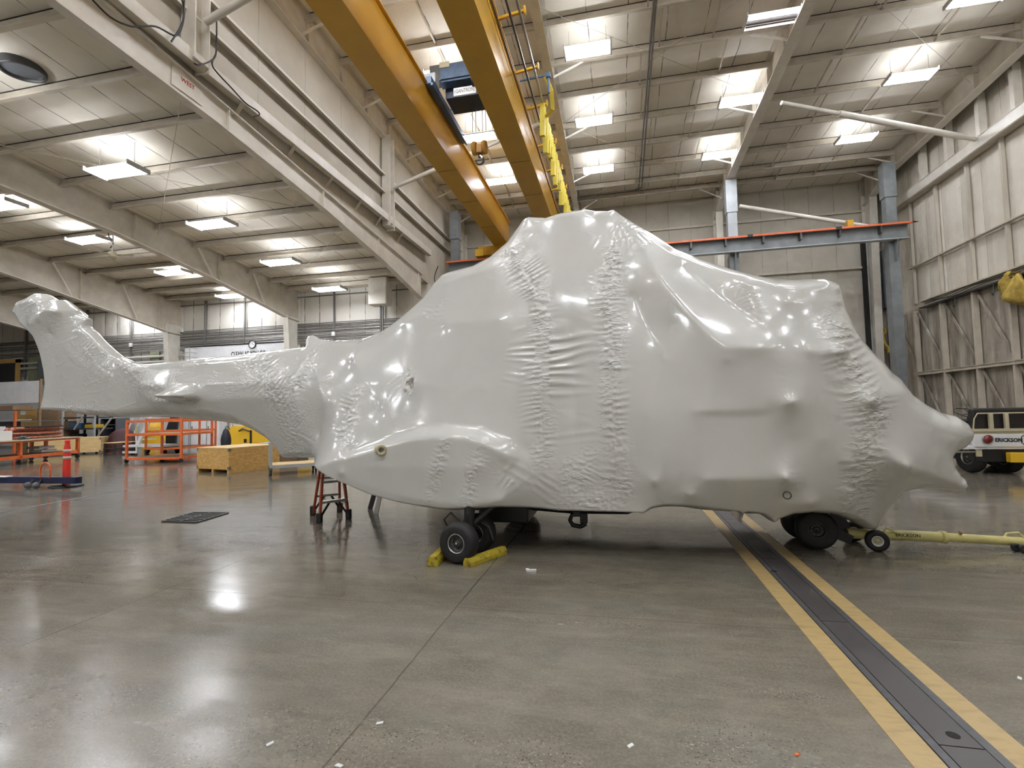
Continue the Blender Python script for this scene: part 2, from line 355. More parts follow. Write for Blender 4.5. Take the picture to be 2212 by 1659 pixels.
MT = dict(
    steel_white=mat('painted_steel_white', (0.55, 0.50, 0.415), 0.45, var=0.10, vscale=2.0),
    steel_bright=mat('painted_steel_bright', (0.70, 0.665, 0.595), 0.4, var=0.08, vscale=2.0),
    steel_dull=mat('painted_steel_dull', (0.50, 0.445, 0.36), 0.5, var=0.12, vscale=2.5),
    grey_blue=mat('grey_blue_paint', (0.20, 0.215, 0.225), 0.45, var=0.15, vscale=2),
    grey_light=mat('light_grey_paint', (0.42, 0.45, 0.47), 0.45, var=0.1, vscale=2),
    crane=mat('crane_yellow', (0.56, 0.31, 0.03), 0.27, var=0.07, vscale=0.8, coat=0.3, stretch=(1, 0.5, 1), lo=0.3, hi=0.7),
    crane_dark=mat('crane_yellow_worn', (0.50, 0.28, 0.03), 0.45, col2=(0.55, 0.31, 0.035), vscale=1.2),
    festoon=mat('festoon_yellow', (0.72, 0.60, 0.08), 0.5),
    blue=mat('trolley_blue', (0.06, 0.105, 0.19), 0.4, var=0.2, vscale=4),
    blue_dark=mat('motor_dark_blue', (0.012, 0.022, 0.045), 0.4),
    black=mat('black_rubber', (0.012, 0.012, 0.013), 0.62, bump=0.1, bscale=30),
    black_paint=mat('black_paint', (0.015, 0.015, 0.016), 0.4),
    cable=mat('black_cable', (0.01, 0.01, 0.01), 0.5),
    chrome=mat('bright_metal', (0.55, 0.55, 0.54), 0.28, metal=1.0),
    alu=mat('ladder_aluminium', (0.42, 0.42, 0.40), 0.4, metal=0.7),
    dark_metal=mat('dark_metal', (0.09, 0.09, 0.09), 0.45, metal=0.6),
    orange=mat('orange_paint', (0.66, 0.14, 0.035), 0.42, var=0.12, vscale=6),
    orange_rail=mat('orange_conductor', (0.72, 0.16, 0.06), 0.45),
    ladder_or=mat('fibreglass_orange', (0.33, 0.055, 0.02), 0.45, var=0.15, vscale=8),
    red_plastic=mat('traffic_red', (0.70, 0.035, 0.02), 0.45),
    osb=osb_material('osb_board', (0.50, 0.28, 0.07), (0.68, 0.44, 0.16)),
    ply=mat('plywood', (0.62, 0.43, 0.18), 0.6, col2=(0.74, 0.54, 0.27), vscale=3, stretch=(1, 1, 4), bump=0.05),
    ply_dark=mat('weathered_wood', (0.20, 0.13, 0.075), 0.7, col2=(0.32, 0.21, 0.12), vscale=5, stretch=(1, 1, 5), bump=0.1),
    yellow=mat('machine_yellow', (0.78, 0.48, 0.03), 0.4),
    yellow_chock=mat('worn_yellow_wood', (0.42, 0.33, 0.02), 0.6, col2=(0.13, 0.10, 0.02), vscale=14, lo=0.5, hi=0.68, bump=0.3, bscale=50),
    yellow_pale=mat('tow_bar_yellow', (0.55, 0.50, 0.20), 0.4, var=0.12, vscale=6),
    stripe=mat('yellow_floor_paint', (0.46, 0.335, 0.15), 0.38, col2=(0.33, 0.245, 0.12), vscale=7, stretch=(1, 3, 1), lo=0.48, hi=0.8, rvar=0.08),
    plate=mat('track_cover_steel', (0.052, 0.047, 0.048), 0.42, col2=(0.078, 0.071, 0.072), vscale=3, rvar=0.10),
    plate_edge=mat('track_edge_steel', (0.075, 0.077, 0.082), 0.4, var=0.2, vscale=20),
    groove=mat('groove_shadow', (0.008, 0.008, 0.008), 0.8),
    joint_grey=mat('channel_strip_metal', (0.14, 0.135, 0.14), 0.35, metal=0.4),
    white=mat('white_paint', (0.76, 0.77, 0.79), 0.5, var=0.05),
    white_bright=mat('white_sheet', (0.75, 0.76, 0.76), 0.5),
    wall_white=mat('white_wall_board', (0.66, 0.67, 0.69), 0.55, var=0.08, vscale=1.2),
    roof_white=mat('hall_wall_lining', (0.80, 0.78, 0.73), 0.7, var=0.08, vscale=1.0),
    green_panel=mat('pale_green_panel', (0.24, 0.25, 0.16), 0.6, var=0.15),
    pipe_grey=mat('conduit_grey', (0.42, 0.41, 0.39), 0.35, metal=0.5),
    pipe_dark=mat('conduit_dark', (0.15, 0.143, 0.135), 0.5),
    pipe_pale=mat('pipe_pale', (0.50, 0.48, 0.45), 0.4),
    navy=mat('navy_paint', (0.012, 0.017, 0.06), 0.35),
    copper=mat('copper_pipe', (0.42, 0.15, 0.09), 0.35, metal=0.4, var=0.3, vscale=9),
    brown=mat('brown_cardboard', (0.24, 0.15, 0.085), 0.7),
    maroon=mat('maroon_cover', (0.06, 0.018, 0.02), 0.6),
    bag=mat('black_bag', (0.010, 0.012, 0.022), 0.6, bump=0.4, bscale=14),
    foam=mat('torn_yellow_insulation', (0.62, 0.45, 0.09), 0.9, col2=(0.36, 0.25, 0.06), vscale=5, bump=0.8, bscale=18),
    lens_red=mat('red_lamp_lens', (0.18, 0.01, 0.01), 0.2, coat=0.5),
    vinyl=mat('black_vinyl', (0.02, 0.018, 0.018), 0.35, bump=0.15, bscale=30),
    cream=mat('cream_paint', (0.52, 0.47, 0.32), 0.5, var=0.1),
    red_text=mat('red_lettering', (0.45, 0.03, 0.02), 0.5),
    hook_yellow=mat('hook_block_yellow', (0.48, 0.24, 0.035), 0.5),
    refl=mat('reflective_band', (0.55, 0.50, 0.42), 0.3),
    blue_tote=mat('blue_tote', (0.05, 0.13, 0.26), 0.5),
    grey_box=mat('grey_cabinet', (0.13, 0.14, 0.155), 0.5),
    clip=mat('clear_acrylic', (0.7, 0.7, 0.7), 0.05, coat=1.0),
    tube=mat('fluorescent_tube', (0.9, 0.9, 0.9), 0.4, emit=(0.93, 0.95, 1.0), estr=TUBE_POWER),
    tube_pink=mat('fading_tube_pink', (0.9, 0.8, 0.8), 0.4, emit=(1.0, 0.86, 0.86), estr=TUBE_POWER*0.12),
    tube_off=mat('dead_tube', (0.30, 0.29, 0.30), 0.3),
    fixture=mat('fixture_white', (0.62, 0.62, 0.62), 0.4),
)
MT['floor'] = floor_material()
MT['film'] = film_material()
MT['ceil_high'] = panel_material('ceiling_lining_high', (0.70, 0.65, 0.56), (0.77, 0.72, 0.63), 0, 1.27, (0.10, 0.09, 0.075), wavy=0.3, seam_w=0.02)
MT['ceil_low'] = panel_material('ceiling_lining_low', (0.74, 0.69, 0.59), (0.80, 0.755, 0.66), 0, 0.95, (0.08, 0.07, 0.06), wavy=0.3, seam_w=0.018)
MT['wall_back'] = panel_material('wall_lining_back', (0.46, 0.425, 0.36), (0.54, 0.505, 0.435), 0, 1.25, (0.15, 0.135, 0.11), wavy=0.5)
MT['wall_low'] = panel_material('wall_lining_low_bay', (0.62, 0.59, 0.53), (0.68, 0.65, 0.59), 0, 0.9, (0.07, 0.06, 0.05), wavy=0.5, seam_w=0.03)
MT['wall_side'] = panel_material('wall_lining_side', (0.50, 0.46, 0.385), (0.58, 0.54, 0.465), 1, 2.1, (0.28, 0.255, 0.21), wavy=0.5, seam_w=0.015)
MT['wall_right'] = panel_material('wall_lining_right', (0.68, 0.63, 0.545), (0.75, 0.71, 0.63), 1, 1.22, (0.30, 0.27, 0.23), stain=0.9, wavy=1.0, seam_w=0.015)

# ================================================================== THE HALL
XP, XR = -9.5, 14.1            # partition plane between the bays, right wall
YB, YL = 30.2, 24.1            # back walls of the high and the low bay
YF, XL = -9.5, -42.0          # behind the camera, far left
def zh(Y): return 14.35-0.03*(Y-12)      # roof of the high bay
def zl(Y): return 9.50-0.07*(Y-8)        # roof of the low bay

def slab(name, pts, m, h=0.1):
    b = MB(); n = len(pts); pts = [Vector(p) for p in pts]
    nn = (pts[1]-pts[0]).cross(pts[2]-pts[0]).normalized()*h
    b.add(pts+[p-nn for p in pts], [tuple(range(n)), tuple(range(2*n-1, n-1, -1))]+[(i, n+i, n+(i+1) % n, (i+1) % n) for i in range(n)])
    return struct(b.build(name, m))
slab('floor', [(XL, YF, 0), (XR, YF, 0), (XR, YB, 0), (XL, YB, 0)], MT['floor'], 0.2)
slab('ceiling', [(XP, YF, zh(YF)), (XP, YB, zh(YB)), (XR, YB, zh(YB)), (XR, YF, zh(YF))], MT['ceil_high'])
slab('ceiling', [(XL, YF, zl(YF)), (XL, YL, zl(YL)), (XP-0.1, YL, zl(YL)), (XP-0.1, YF, zl(YF))], MT['ceil_low'])
slab('wall_back', [(XP, YB, 0), (XR, YB, 0), (XR, YB, 14.6), (XP, YB, 14.6)], MT['wall_back'])
slab('wall_back', [(XL, YL, 0), (XP, YL, 0), (XP, YL, 9), (XL, YL, 9)], MT['wall_low'])
slab('wall_right', [(XR, YF, 0), (XR, YF, 15.5), (XR, YB, 15.5), (XR, YB, 0)], MT['wall_right'])
slab('wall_left', [(XL, YF, 0), (XL, YL, 0), (XL, YL, 11), (XL, YF, 11)], MT['wall_low'])
slab('wall_front', [(XL, YF, 0), (XL, YF, 15.5), (XR, YF, 15.5), (XR, YF, 0)], MT['roof_white'])
slab('wall_partition', [(XP, YF, zl(YF)-0.12), (XP, YL, zl(YL)-0.12), (XP, YB, 8.2), (XP, YB, 15.6), (XP, YF, 15.6)], MT['wall_side'], -0.06)
slab('wall_partition', [(XP, YL, 0), (XP, YB, 0), (XP, YB, 8.19), (XP, YL, 8.25)], MT['wall_side'], -0.06)

# ---- plain white lower part of the low bay's back wall
wb = MB()
z0 = atY(430, 790, YL-0.05).z
wb.box(XL, YL-0.09, 0, atY(395, 790, YL).x, YL, 4.35)
struct(wb.build('trim_1', MT['wall_white']))
wb = MB(); wb.box(XL, YL-0.12, 0, XP, YL-0.09, 0.12); struct(wb.build('baseboard_back', MT['pipe_grey']))

# ---- rafters: web, flanges, stiffeners, haunched ends and columns
def interp(pts, y):
    for (a, b), (c, d) in zip(pts, pts[1:]):
        if a <= y <= c: return b+(d-b)*(y-a)/(c-a)
    return pts[-1][1] if y > pts[-1][0] else pts[0][1]
def rafter(X, bot, roof, label, stiff, fw=0.26, web_mat='steel_white', col=None, group=None):
    t = thing('roof_beam', label, 'roof beam', (X, bot[0][0], bot[0][1]), group)
    top = [(y, roof(y)-0.02) for y, _ in bot]
    w = MB(); poly = [(y, z) for y, z in bot]+top[::-1]
    w.prism(poly, 0.02, 'x', X-0.01); w.build('web', MT[web_mat], t)
    f = MB()
    for (a, b), (c, d) in zip(bot, bot[1:]): f.beam((X, a, b), (X, c, d), fw, 0.035)
    f.build('bottom_flange', MT['steel_bright' if web_mat != 'steel_dull' else 'steel_white'], t)
    f = MB()
    for (a, b), (c, d) in zip(top, top[1:]): f.beam((X, a, b), (X, c, d), fw, 0.03)
    f.build('top_flange', MT[web_mat], t)
    for y in stiff:
        s = MB(); s.box(X-fw/2+0.02, y-0.012, interp(bot, y)+0.01, X+fw/2-0.02, y+0.012, roof(y)-0.05); s.build('stiffener', MT[web_mat], t)
    if col:
        (yi, zi, yi0), yo = col       # inner edge at the top, inner edge at the floor, outer edge
        c = MB(); c.prism([(yi, zi), (yi0, 0), (yo, 0), (yo, zi)], 0.03, 'x', X-0.015)
        c.beam((X, yi, zi), (X, yi0, 0), 0.03, fw, up=(1, 0, 0)); c.beam((X, yo, zi+0.4 if X > -9.35 else roof(yo)-0.1), (X, yo, 0), 0.03, fw, up=(1, 0, 0))
        c.build('column_leg', MT['steel_bright'], t)
    return t
NUM = ['first', 'second', 'third', 'fourth', 'fifth', 'sixth', 'seventh', 'eighth', 'ninth', 'tenth', 'eleventh', 'twelfth', 'thirteenth', 'fourteenth', 'fifteenth']
def row_y(px, py, roof, dep):
    Y = 20.0
    for _ in range(30): Y = atZ(px, py, roof(Y)-dep).y
    return Y
hy = [row_y(1395.6, y, zh, 0.3) for y in (447, 421, 395, 358, 313, 256, 188, 112, 22)]
hy = [y for y in hy if y < 29.9]; last = hy[-1]
hy += [last-1.95, last-3.9]
hy_all = list(hy)
XS = [-9.32, -2.05, 5.75, 13.35]
hb = [(-9.4, 13.75), (12, 13.32), (20, 13.15), (27.6, 12.97), (30.0, 12.35)]
ORD = ['leftmost high-bay roof beam running above the side wall lining', 'high-bay roof beam just right of the yellow crane girders',
       'high-bay roof beam ending over the pale grey crane column', 'rightmost high-bay roof beam close to the right wall']
for X, lb in zip(XS, ORD):
    rafter(X, hb, zh, 'painted steel '+lb, [3.2, 8.0]+sorted(hy_all)[:-1]+[29.0], fw=0.36 if X > 0 else 0.30 if X > -9 else 0.26,
           web_mat='steel_white', col=((29.2, 12.5, 29.55), 30.1))
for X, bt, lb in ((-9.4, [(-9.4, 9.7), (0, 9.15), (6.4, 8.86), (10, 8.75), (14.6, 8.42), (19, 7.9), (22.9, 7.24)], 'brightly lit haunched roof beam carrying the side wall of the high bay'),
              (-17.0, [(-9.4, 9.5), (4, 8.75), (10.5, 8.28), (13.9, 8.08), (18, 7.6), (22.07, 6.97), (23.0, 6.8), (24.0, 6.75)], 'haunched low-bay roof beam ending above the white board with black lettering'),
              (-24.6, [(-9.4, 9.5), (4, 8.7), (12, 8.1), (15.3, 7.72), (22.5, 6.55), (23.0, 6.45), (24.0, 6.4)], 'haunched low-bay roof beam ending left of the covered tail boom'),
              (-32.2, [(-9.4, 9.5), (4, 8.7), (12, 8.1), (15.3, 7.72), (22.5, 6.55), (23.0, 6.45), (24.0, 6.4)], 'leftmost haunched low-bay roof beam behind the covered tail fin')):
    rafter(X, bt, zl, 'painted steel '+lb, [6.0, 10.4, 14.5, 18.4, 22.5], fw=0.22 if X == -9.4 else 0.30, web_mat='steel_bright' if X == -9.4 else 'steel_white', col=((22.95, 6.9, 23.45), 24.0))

# ---- purlins: one long member each
def purlin(x0, x1, Y, zt, depth, label, group, m='steel_white', bolts=False):
    t = thing('roof_purlin', label, 'roof purlin', ((x0+x1)/2, Y, zt-depth), group)
    w = MB(); w.box(x0, Y-0.006, zt-depth, x1, Y+0.006, zt); w.build('web', MT['steel_dull'], t)
    f = MB(); f.box(x0, Y-0.095, zt-depth-0.012, x1, Y+0.006, zt-depth+0.004); f.box(x0, Y-0.095, zt-depth, x1, Y-0.087, zt-depth+0.03)
    f.build('bottom_flange', MT[m], t)
    f = MB(); f.box(x0, Y, zt-0.01, x1, Y+0.09, zt); f.build('top_flange', MT['steel_dull'], t)
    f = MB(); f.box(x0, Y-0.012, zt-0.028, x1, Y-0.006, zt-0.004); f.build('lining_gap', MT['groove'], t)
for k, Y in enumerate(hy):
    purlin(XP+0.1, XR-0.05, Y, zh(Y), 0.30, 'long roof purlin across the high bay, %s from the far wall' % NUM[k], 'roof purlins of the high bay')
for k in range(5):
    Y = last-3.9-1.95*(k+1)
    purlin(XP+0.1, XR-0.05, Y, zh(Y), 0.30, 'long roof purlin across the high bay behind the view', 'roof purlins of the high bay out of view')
ly = [23.0, 21.7, 20.25, 18.7, 17.1, 15.35, 13.7, 12.1, 10.35, 8.75, 7.2, 5.6]
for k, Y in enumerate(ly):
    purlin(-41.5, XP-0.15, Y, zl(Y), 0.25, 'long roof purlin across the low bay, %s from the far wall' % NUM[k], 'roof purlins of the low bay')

# ---- knee braces from the purlins to the rafters' bottom flanges
def brace(p, q, label, group='thin knee braces between purlins and roof beams', r=None, name='knee_brace', m='steel_bright', cat='brace'):
    b = MB()
    if r: b.tube([p, q], r, 8)
    else: b.beam(p, q, 0.06, 0.06)
    return tag(b.build(name, MT[m], None, loc=tuple((Vector(p)+Vector(q))/2)), label, cat, group)
nm = {0: 'beam along the side wall', 1: 'beam beside the crane girders', 2: 'beam over the pale grey column', 3: 'rightmost roof beam'}
yy = sorted(hy, reverse=True)
for i, X in enumerate(XS):
    for k, Y in enumerate(yy[:9]):
        if k % 2 == 0 and i != 3 or k % 2 == 1 and i == 3 or (i == 3 and k == 0):
            sx = 1 if i < 2 else -1
            brace((X+sx*0.05, Y-0.35, interp(hb, Y)+0.03), (X+sx*1.15, Y-0.02, zh(Y)-0.30),
                  'knee brace at the %s, %s purlin from the far wall' % (nm[i], NUM[k]))
for X, bt, w_ in ((-17.0, 6.97, 'beam above the lettered board'), (-24.6, 6.6, 'beam left of the tail boom')):
    for k, (Y, Y2) in enumerate(((21.2, 20.3), (18.0, 17.1))):
        zb = interp([(4, 8.75), (10.5, 8.28), (13.9, 8.08), (18, 7.6), (22.07, 6.97), (23.0, 6.8)] if X > -20 else [(4, 8.7), (12, 8.1), (15.3, 7.72), (22.5, 6.55), (23, 6.45)], Y)
        brace((X+0.12, Y, zb+0.03), (X+0.25, Y2, zl(Y2)-0.25), 'thin knee brace on the low-bay %s, %s from its column' % (w_, NUM[k]))

# ---- short bridging struts between the high-bay purlins
for xb, xl in ((1.35, 'left of the roof conduits'), (3.6, 'right of the roof conduits'), (-5.9, 'above the left crane girder'), (-4.1, 'between the crane girders'), (8.1, 'right of the middle beam'), (10.6, 'near the right wall')):
    for k in range(len(yy)-1):
        a, b_ = yy[k], yy[k+1]
        if a-b_ < 0.5: continue
        x = xb+0.35*math.sin(k*2.1+xb)
        o = MB(); o.beam((x, a-0.02, zh(a)-0.20), (x, b_+0.1, zh(b_)-0.14), 0.05, 0.05)
        tag(o.build('purlin_bridging', MT['steel_dull'], None, loc=(x, (a+b_)/2, zh(a)-0.2)), 'short strut %s, beyond the %s purlin from the far wall' % (xl, NUM[k]) if k else 'short strut %s, closest to the far wall' % xl, 'strut', 'bridging struts between high-bay purlins')

# ---- thin cross rods under the roofs
def rod(p, q, label, group, r=0.010, m='steel_dull'):
    b = MB(); b.tube([p, q], r, 6)
    return tag(b.build('bracing_rod', MT[m], None, loc=tuple((Vector(p)+Vector(q))/2)), label, 'bracing rod', group)
gr = 'thin diagonal bracing rods under the roofs'
for (x0, y0, x1, y1, tx) in ((-2.0, 14.5, 5.7, 20.5, 'from the middle roof beam'), (5.7, 20.5, -2.0, 28.5, 'toward the far wall'), (-2.0, 20.5, 5.7, 28.5, 'across the middle bay'),
                             (5.7, 14.0, -2.0, 20.5, 'near the top edge of the photo'), (5.8, 14.5, 13.3, 21.5, 'toward the right wall')):
    rod((x0, y0, zh(y0)-0.42), (x1, y1, zh(y1)-0.42), 'thin diagonal rod under the high-bay roof, '+tx, gr)
for (x0, y0, x1, y1, tx) in ((-9.6, 9.3, -17, 15.5, 'crossing the nearest low-bay lamp'), (-9.6, 15.5, -17, 9.0, 'rising toward the side wall'), (-9.6, 16.5, -17, 22.5, 'above the covered tail boom')):
    rod((x0, y0, zl(y0)-0.36), (x1, y1, zl(y1)-0.36), 'thin diagonal rod under the low-bay roof, '+tx, gr)
# small dark rag tears where ceiling lining meets the lit beam
pts = [atX(500+0, 260, -9.62)]

# ---- partition framing: hanging columns, girts, ledge beam
for Y, lab, zb in ((9.25, 'white hanging post on the side wall with black cables beside it', 9.66), (19.0, 'white hanging post on the side wall carrying a pipe brace', 9.42), (0.2, 'white hanging post on the side wall behind the view', 9.6)):
    t = thing('hanging_post', lab, 'wall post', (-9.2, Y, zb))
    m = MB(); m.box(-9.28, Y-0.2, zb, -9.25, Y+0.2, 13.2); m.build('web', MT['steel_white'], t)
    for s in (-1, 1):
        m = MB(); m.box(-9.4, Y+s*0.2-0.012, zb-(0.12 if s > 0 else 0), -9.02, Y+s*0.2+0.012, 13.25); m.build('flange', MT['steel_bright'], t)
    m = MB(); m.box(-9.40, Y-0.2, zb-0.02, -9.02, Y+0.2, zb); m.build('end_plate', MT['steel_bright'], t)
for z, lab in ((10.85, 'lower horizontal girt along the high-bay side wall'), (11.6, 'middle horizontal girt along the high-bay side wall')):
    t = thing('wall_girt', lab, 'wall girt', (-9.3, 8, z))
    m = MB(); m.box(-9.46, YF+0.1, z-0.005, -9.24, 29.2, z+0.012); m.build('web', MT['steel_white'], t)
    m = MB(); m.box(-9.25, YF+0.1, z-0.06, -9.238, 29.2, z+0.012); m.build('lip', MT['steel_bright'], t)
t = thing('ledge_beam', 'bright channel beam running along the foot of the side wall lining', 'ledge beam', (-9.2, 8, 9.55))
m = MB(); m.box(-9.12, YF+0.1, 9.58, -9.10, 23.6, 9.86); m.build('web', MT['steel_bright'], t)
for z in (9.57, 9.86):
    m = MB(); m.box(-9.3, YF+0.1, z, -9.10, 23.6, z+0.015); m.build('flange', MT['steel_white'], t)
for k, Y in enumerate((6.0, 10.6, 12.7, 14.7, 16.6, 18.2, 20.2)):
    m = MB(); m.beam((-9.1, Y, 9.55), (-9.42, Y+0.05, 9.2), 0.10, 0.02); m.build('bracket', MT['steel_dull'], t)

# ---- bracing pipes
brace((-9.0, 19.0, 11.05), (-2.15, 19.3, 13.3), 'pale round bracing pipe from the side wall post up past the crane girders', 'round bracing pipes', 0.085, 'bracing_pipe', cat='bracing pipe')
brace((-9.0, 9.3, 10.65), (-2.15, 9.6, 13.3), 'pale round bracing pipe at the top left corner by the hanging post', 'round bracing pipes', 0.085, 'bracing_pipe', cat='bracing pipe')
a, b_ = atX(1688, 222, 5.85), atX(2118, 303, 13.85)
tp = thing('bracing_pipe', 'long pale bracing pipe from middle roof beam to the right wall header', 'bracing pipe', tuple((a+b_)/2), 'round bracing pipes')
m = MB(); m.tube([a+(b_-a)*0.27, b_-(b_-a)*0.10], 0.11, 14); m.build('pipe', MT['steel_bright'], tp)
m = MB(); m.tube([a, a+(b_-a)*0.27], 0.075, 12); m.build('end_piece', MT['steel_bright'], tp)
m = MB(); m.tube([b_-(b_-a)*0.10, b_-(b_-a)*0.03], 0.085, 12); m.build('end_piece', MT['steel_bright'], tp)
m = MB(); m.cbox(tuple(b_), 0.35, 0.3, 0.3); m.build('gusset', MT['steel_bright'], tp)
brace(atY(1597, 445, 26.3), (12.9, 26.9, 9.95), 'long pale bracing pipe above the orange conductor rail', 'round bracing pipes', 0.10, 'bracing_pipe', cat='bracing pipe')

# ---- right wall: header beam, posts, girts, door leaf framing
t = thing('header_beam', 'heavy white header beam along the right wall below the roof beam', 'header beam', (13.9, 20, 11.3))
m = MB(); m.box(13.68, 6, 11.28, 13.72, 28.6, 11.72); m.build('web', MT['steel_bright'], t)
m = MB(); m.box(13.68, 6, 11.26, 14.05, 28.6, 11.30); m.build('bottom_flange', MT['steel_dull'], t)
m = MB(); m.box(13.68, 6, 11.70, 14.05, 28.6, 11.74); m.build('top_flange', MT['steel_bright'], t)
for k, px in enumerate((1913, 1992, 2050, 2124, 2205)):
    p = atX(px, 330, 13.85)
    m = MB(); m.box(13.72, p.y-0.1, 11.74, 13.98, p.y+0.1, 13.4)
    tag(m.build('wall_post', MT['steel_bright'], None, loc=(13.85, p.y, 11.74)), 'short white post above the right wall header, %s counted from the far corner' % NUM[k], 'wall post', 'short posts above the header beam')
XD = 13.95
dy = [atX(px, 830, XD).y for px in (1988, 2047, 2119, 2200)]
step = (dy[0]-dy[-1])/3
dy = [dy[0]+step, ]+dy+[dy[-1]-step, dy[-1]-2*step]
for k, y in enumerate(dy):
    t = thing('wall_stud', 'tall pale stud of the stained right wall, %s from the grey column' % NUM[k], 'wall stud', (XD, y, 0), 'studs of the right wall')
    m = MB(); m.box(XD-0.10, y-0.055, 0, XD+0.1, y+0.055, 6.0); m.build('lower_length', MT['steel_white'], t)
    m = MB(); m.box(XD-0.02, y-0.05, 6.35, XD+0.1, y+0.05, 11.3); m.build('upper_length', MT['wall_side'], t)
    if k < len(dy)-1:
        y2 = dy[k+1]
        m = MB(); m.beam((XD+0.06, y-0.08, 5.9), (XD+0.06, y2+0.1, 3.15), 0.10, 0.05, up=(1, 0, 0)); m.build('diagonal', MT['wall_right'], t)
        m = MB(); m.beam((XD+0.06, y-0.08, 2.85), (XD+0.06, y2+0.1, 0.1), 0.10, 0.05, up=(1, 0, 0)); m.build('diagonal', MT['wall_right'], t)
for z, lab, h in ((3.0, 'horizontal rail across the stained right wall above the tug', 0.16), (8.1, 'thin horizontal rail high on the right wall', 0.05)):
    m = MB()
    m.box(XD-0.08, 6, z-h/2, XD+0.1, 27.5, z+h/2)
    if h > 0.1: m.box(XD-0.12, 6, z+h/2-0.03, XD, 27.5, z+h/2); m.box(XD-0.12, 6, z-h/2, XD, 27.5, z-h/2+0.03)
    tag(m.build('wall_rail', MT['steel_white'], None, loc=(XD, 17, z)), lab, 'wall rail')
t = thing('service_ledge', 'dirty ledge with cables and hooks crossing the right wall', 'ledge', (XD, 17, 6.1))
m = MB(); m.box(XD-0.22, 6, 6.28, XD+0.1, 26.5, 6.34); m.box(XD-0.1, 6, 6.02, XD+0.1, 26.5, 6.28); m.build('ledge_box', MT['steel_white'], t)
m = MB(); m.box(XD-0.24, 6, 5.98, XD+0.1, 26.5, 6.03); m.build('lower_edge', MT['dark_metal'], t)
for s in range(3):
    m = MB(); pts = [(XD-0.26, y, 6.18-0.05*s+0.05*math.sin(y*1.7+s)*math.sin(y*0.6)) for y in np.arange(8, 26.4, 0.4)]
    m.tube(pts, 0.014, 6); m.build('cable', MT['cable'], t)
for k, y in enumerate((24.0, 21.8, 19.6, 17.2, 15.0)):
    m = MB(); m.tube([(XD-0.2, y, 6.0), (XD-0.22, y, 5.65), (XD-0.28, y-0.06, 5.55), (XD-0.34, y-0.1, 5.62)], 0.018, 6); m.build('hook', MT['dark_metal'], t)

# torn insulation flaps
def flap(name, pts_px, X, label, thick=0.12, seed=1):
    b = MB(); pts = [atX(px, py, X) for px, py in pts_px]
    rr = random.Random(seed); bm = bmesh.new()
    vs_ = [bm.verts.new(p) for p in pts]; bm.faces.new(vs_)
    bmesh.ops.triangulate(bm, faces=bm.faces[:]); bmesh.ops.subdivide_edges(bm, edges=bm.edges[:], cuts=4, use_grid_fill=True)
    for v in bm.verts: v.co.x -= 0.25*abs(math.sin(v.co.y*1.9+v.co.z*2.3))+rr.uniform(0, 0.05)
    ext = bmesh.ops.extrude_face_region(bm, geom=bm.faces[:])
    for g in ext['geom']:
        if isinstance(g, bmesh.types.BMVert): g.co.x += thick
    bm.verts.index_update()
    b.add([v.co.copy() for v in bm.verts], [[v.index for v in f.verts] for f in bm.faces], True); bm.free()
    c = sum(pts, Vector())/len(pts)
    return tag(b.build(name, MT['foam'], None, loc=tuple(c)), label, 'insulation')
flap('insulation_flap', [(2188, 585), (2215, 592), (2250, 640), (2235, 668), (2200, 655), (2165, 640), (2168, 612)], 13.8, 'large torn piece of yellow insulation hanging at the right photo edge', seed=3)
flap('insulation_flap', [(1903, 690), (1916, 715), (1924, 760), (1922, 765), (1905, 738), (1889, 722), (1892, 705)], 13.8, 'small torn yellow insulation flap left of the grey column', seed=4)

# ---- far corner: dark gap, grey panel, pale boards at the back of the right wall
m = MB(); a = atY(1868, 600, 29.9); m.box(a.x-0.02, 29.85, 0, a.x+0.12, 30.15, 11.2)
tag(m.build('corner_gap', MT['groove'], None, loc=(a.x, 30, 0)), 'tall dark gap beside the white corner column', 'wall gap')
m = MB(); a, b_ = atX(1893, 640, 14.0), atX(1885, 640, 14.0)
t = thing('wall_panel', 'grey ribbed panel in the far right corner behind the grey column', 'wall panel', (13.95, 26.5, 4.5))
m = MB(); y0, y1 = sorted((atX(1888, 560, 13.9).y, atX(1925, 560, 13.9).y)); za, zb = atX(1900, 670, 13.9).z, atX(1900, 545, 13.9).z
m.box(13.86, y0, za, 14.05, y1, zb); m.build('sheet', MT['grey_blue'], t)
for k in range(6):
    m = MB(); y = y0+(y1-y0)*(k+0.5)/6; m.box(13.83, y-0.03, za, 13.87, y+0.03, zb); m.build('rib', MT['grey_blue'], t)

# back wall of the high bay: darker upper strip, rails, posts beside the frame columns
for z, lab in ((9.0, 'lower horizontal rail on the far wall under the crane runway'), (12.1, 'upper horizontal rail on the far wall under the roof')):
    m = MB(); m.box(XP+0.1, YB-0.14, z-0.06, XR-0.6, YB, z+0.06)
    tag(m.build('wall_rail', MT['steel_white'], None, loc=(2, YB, z)), lab, 'wall rail')

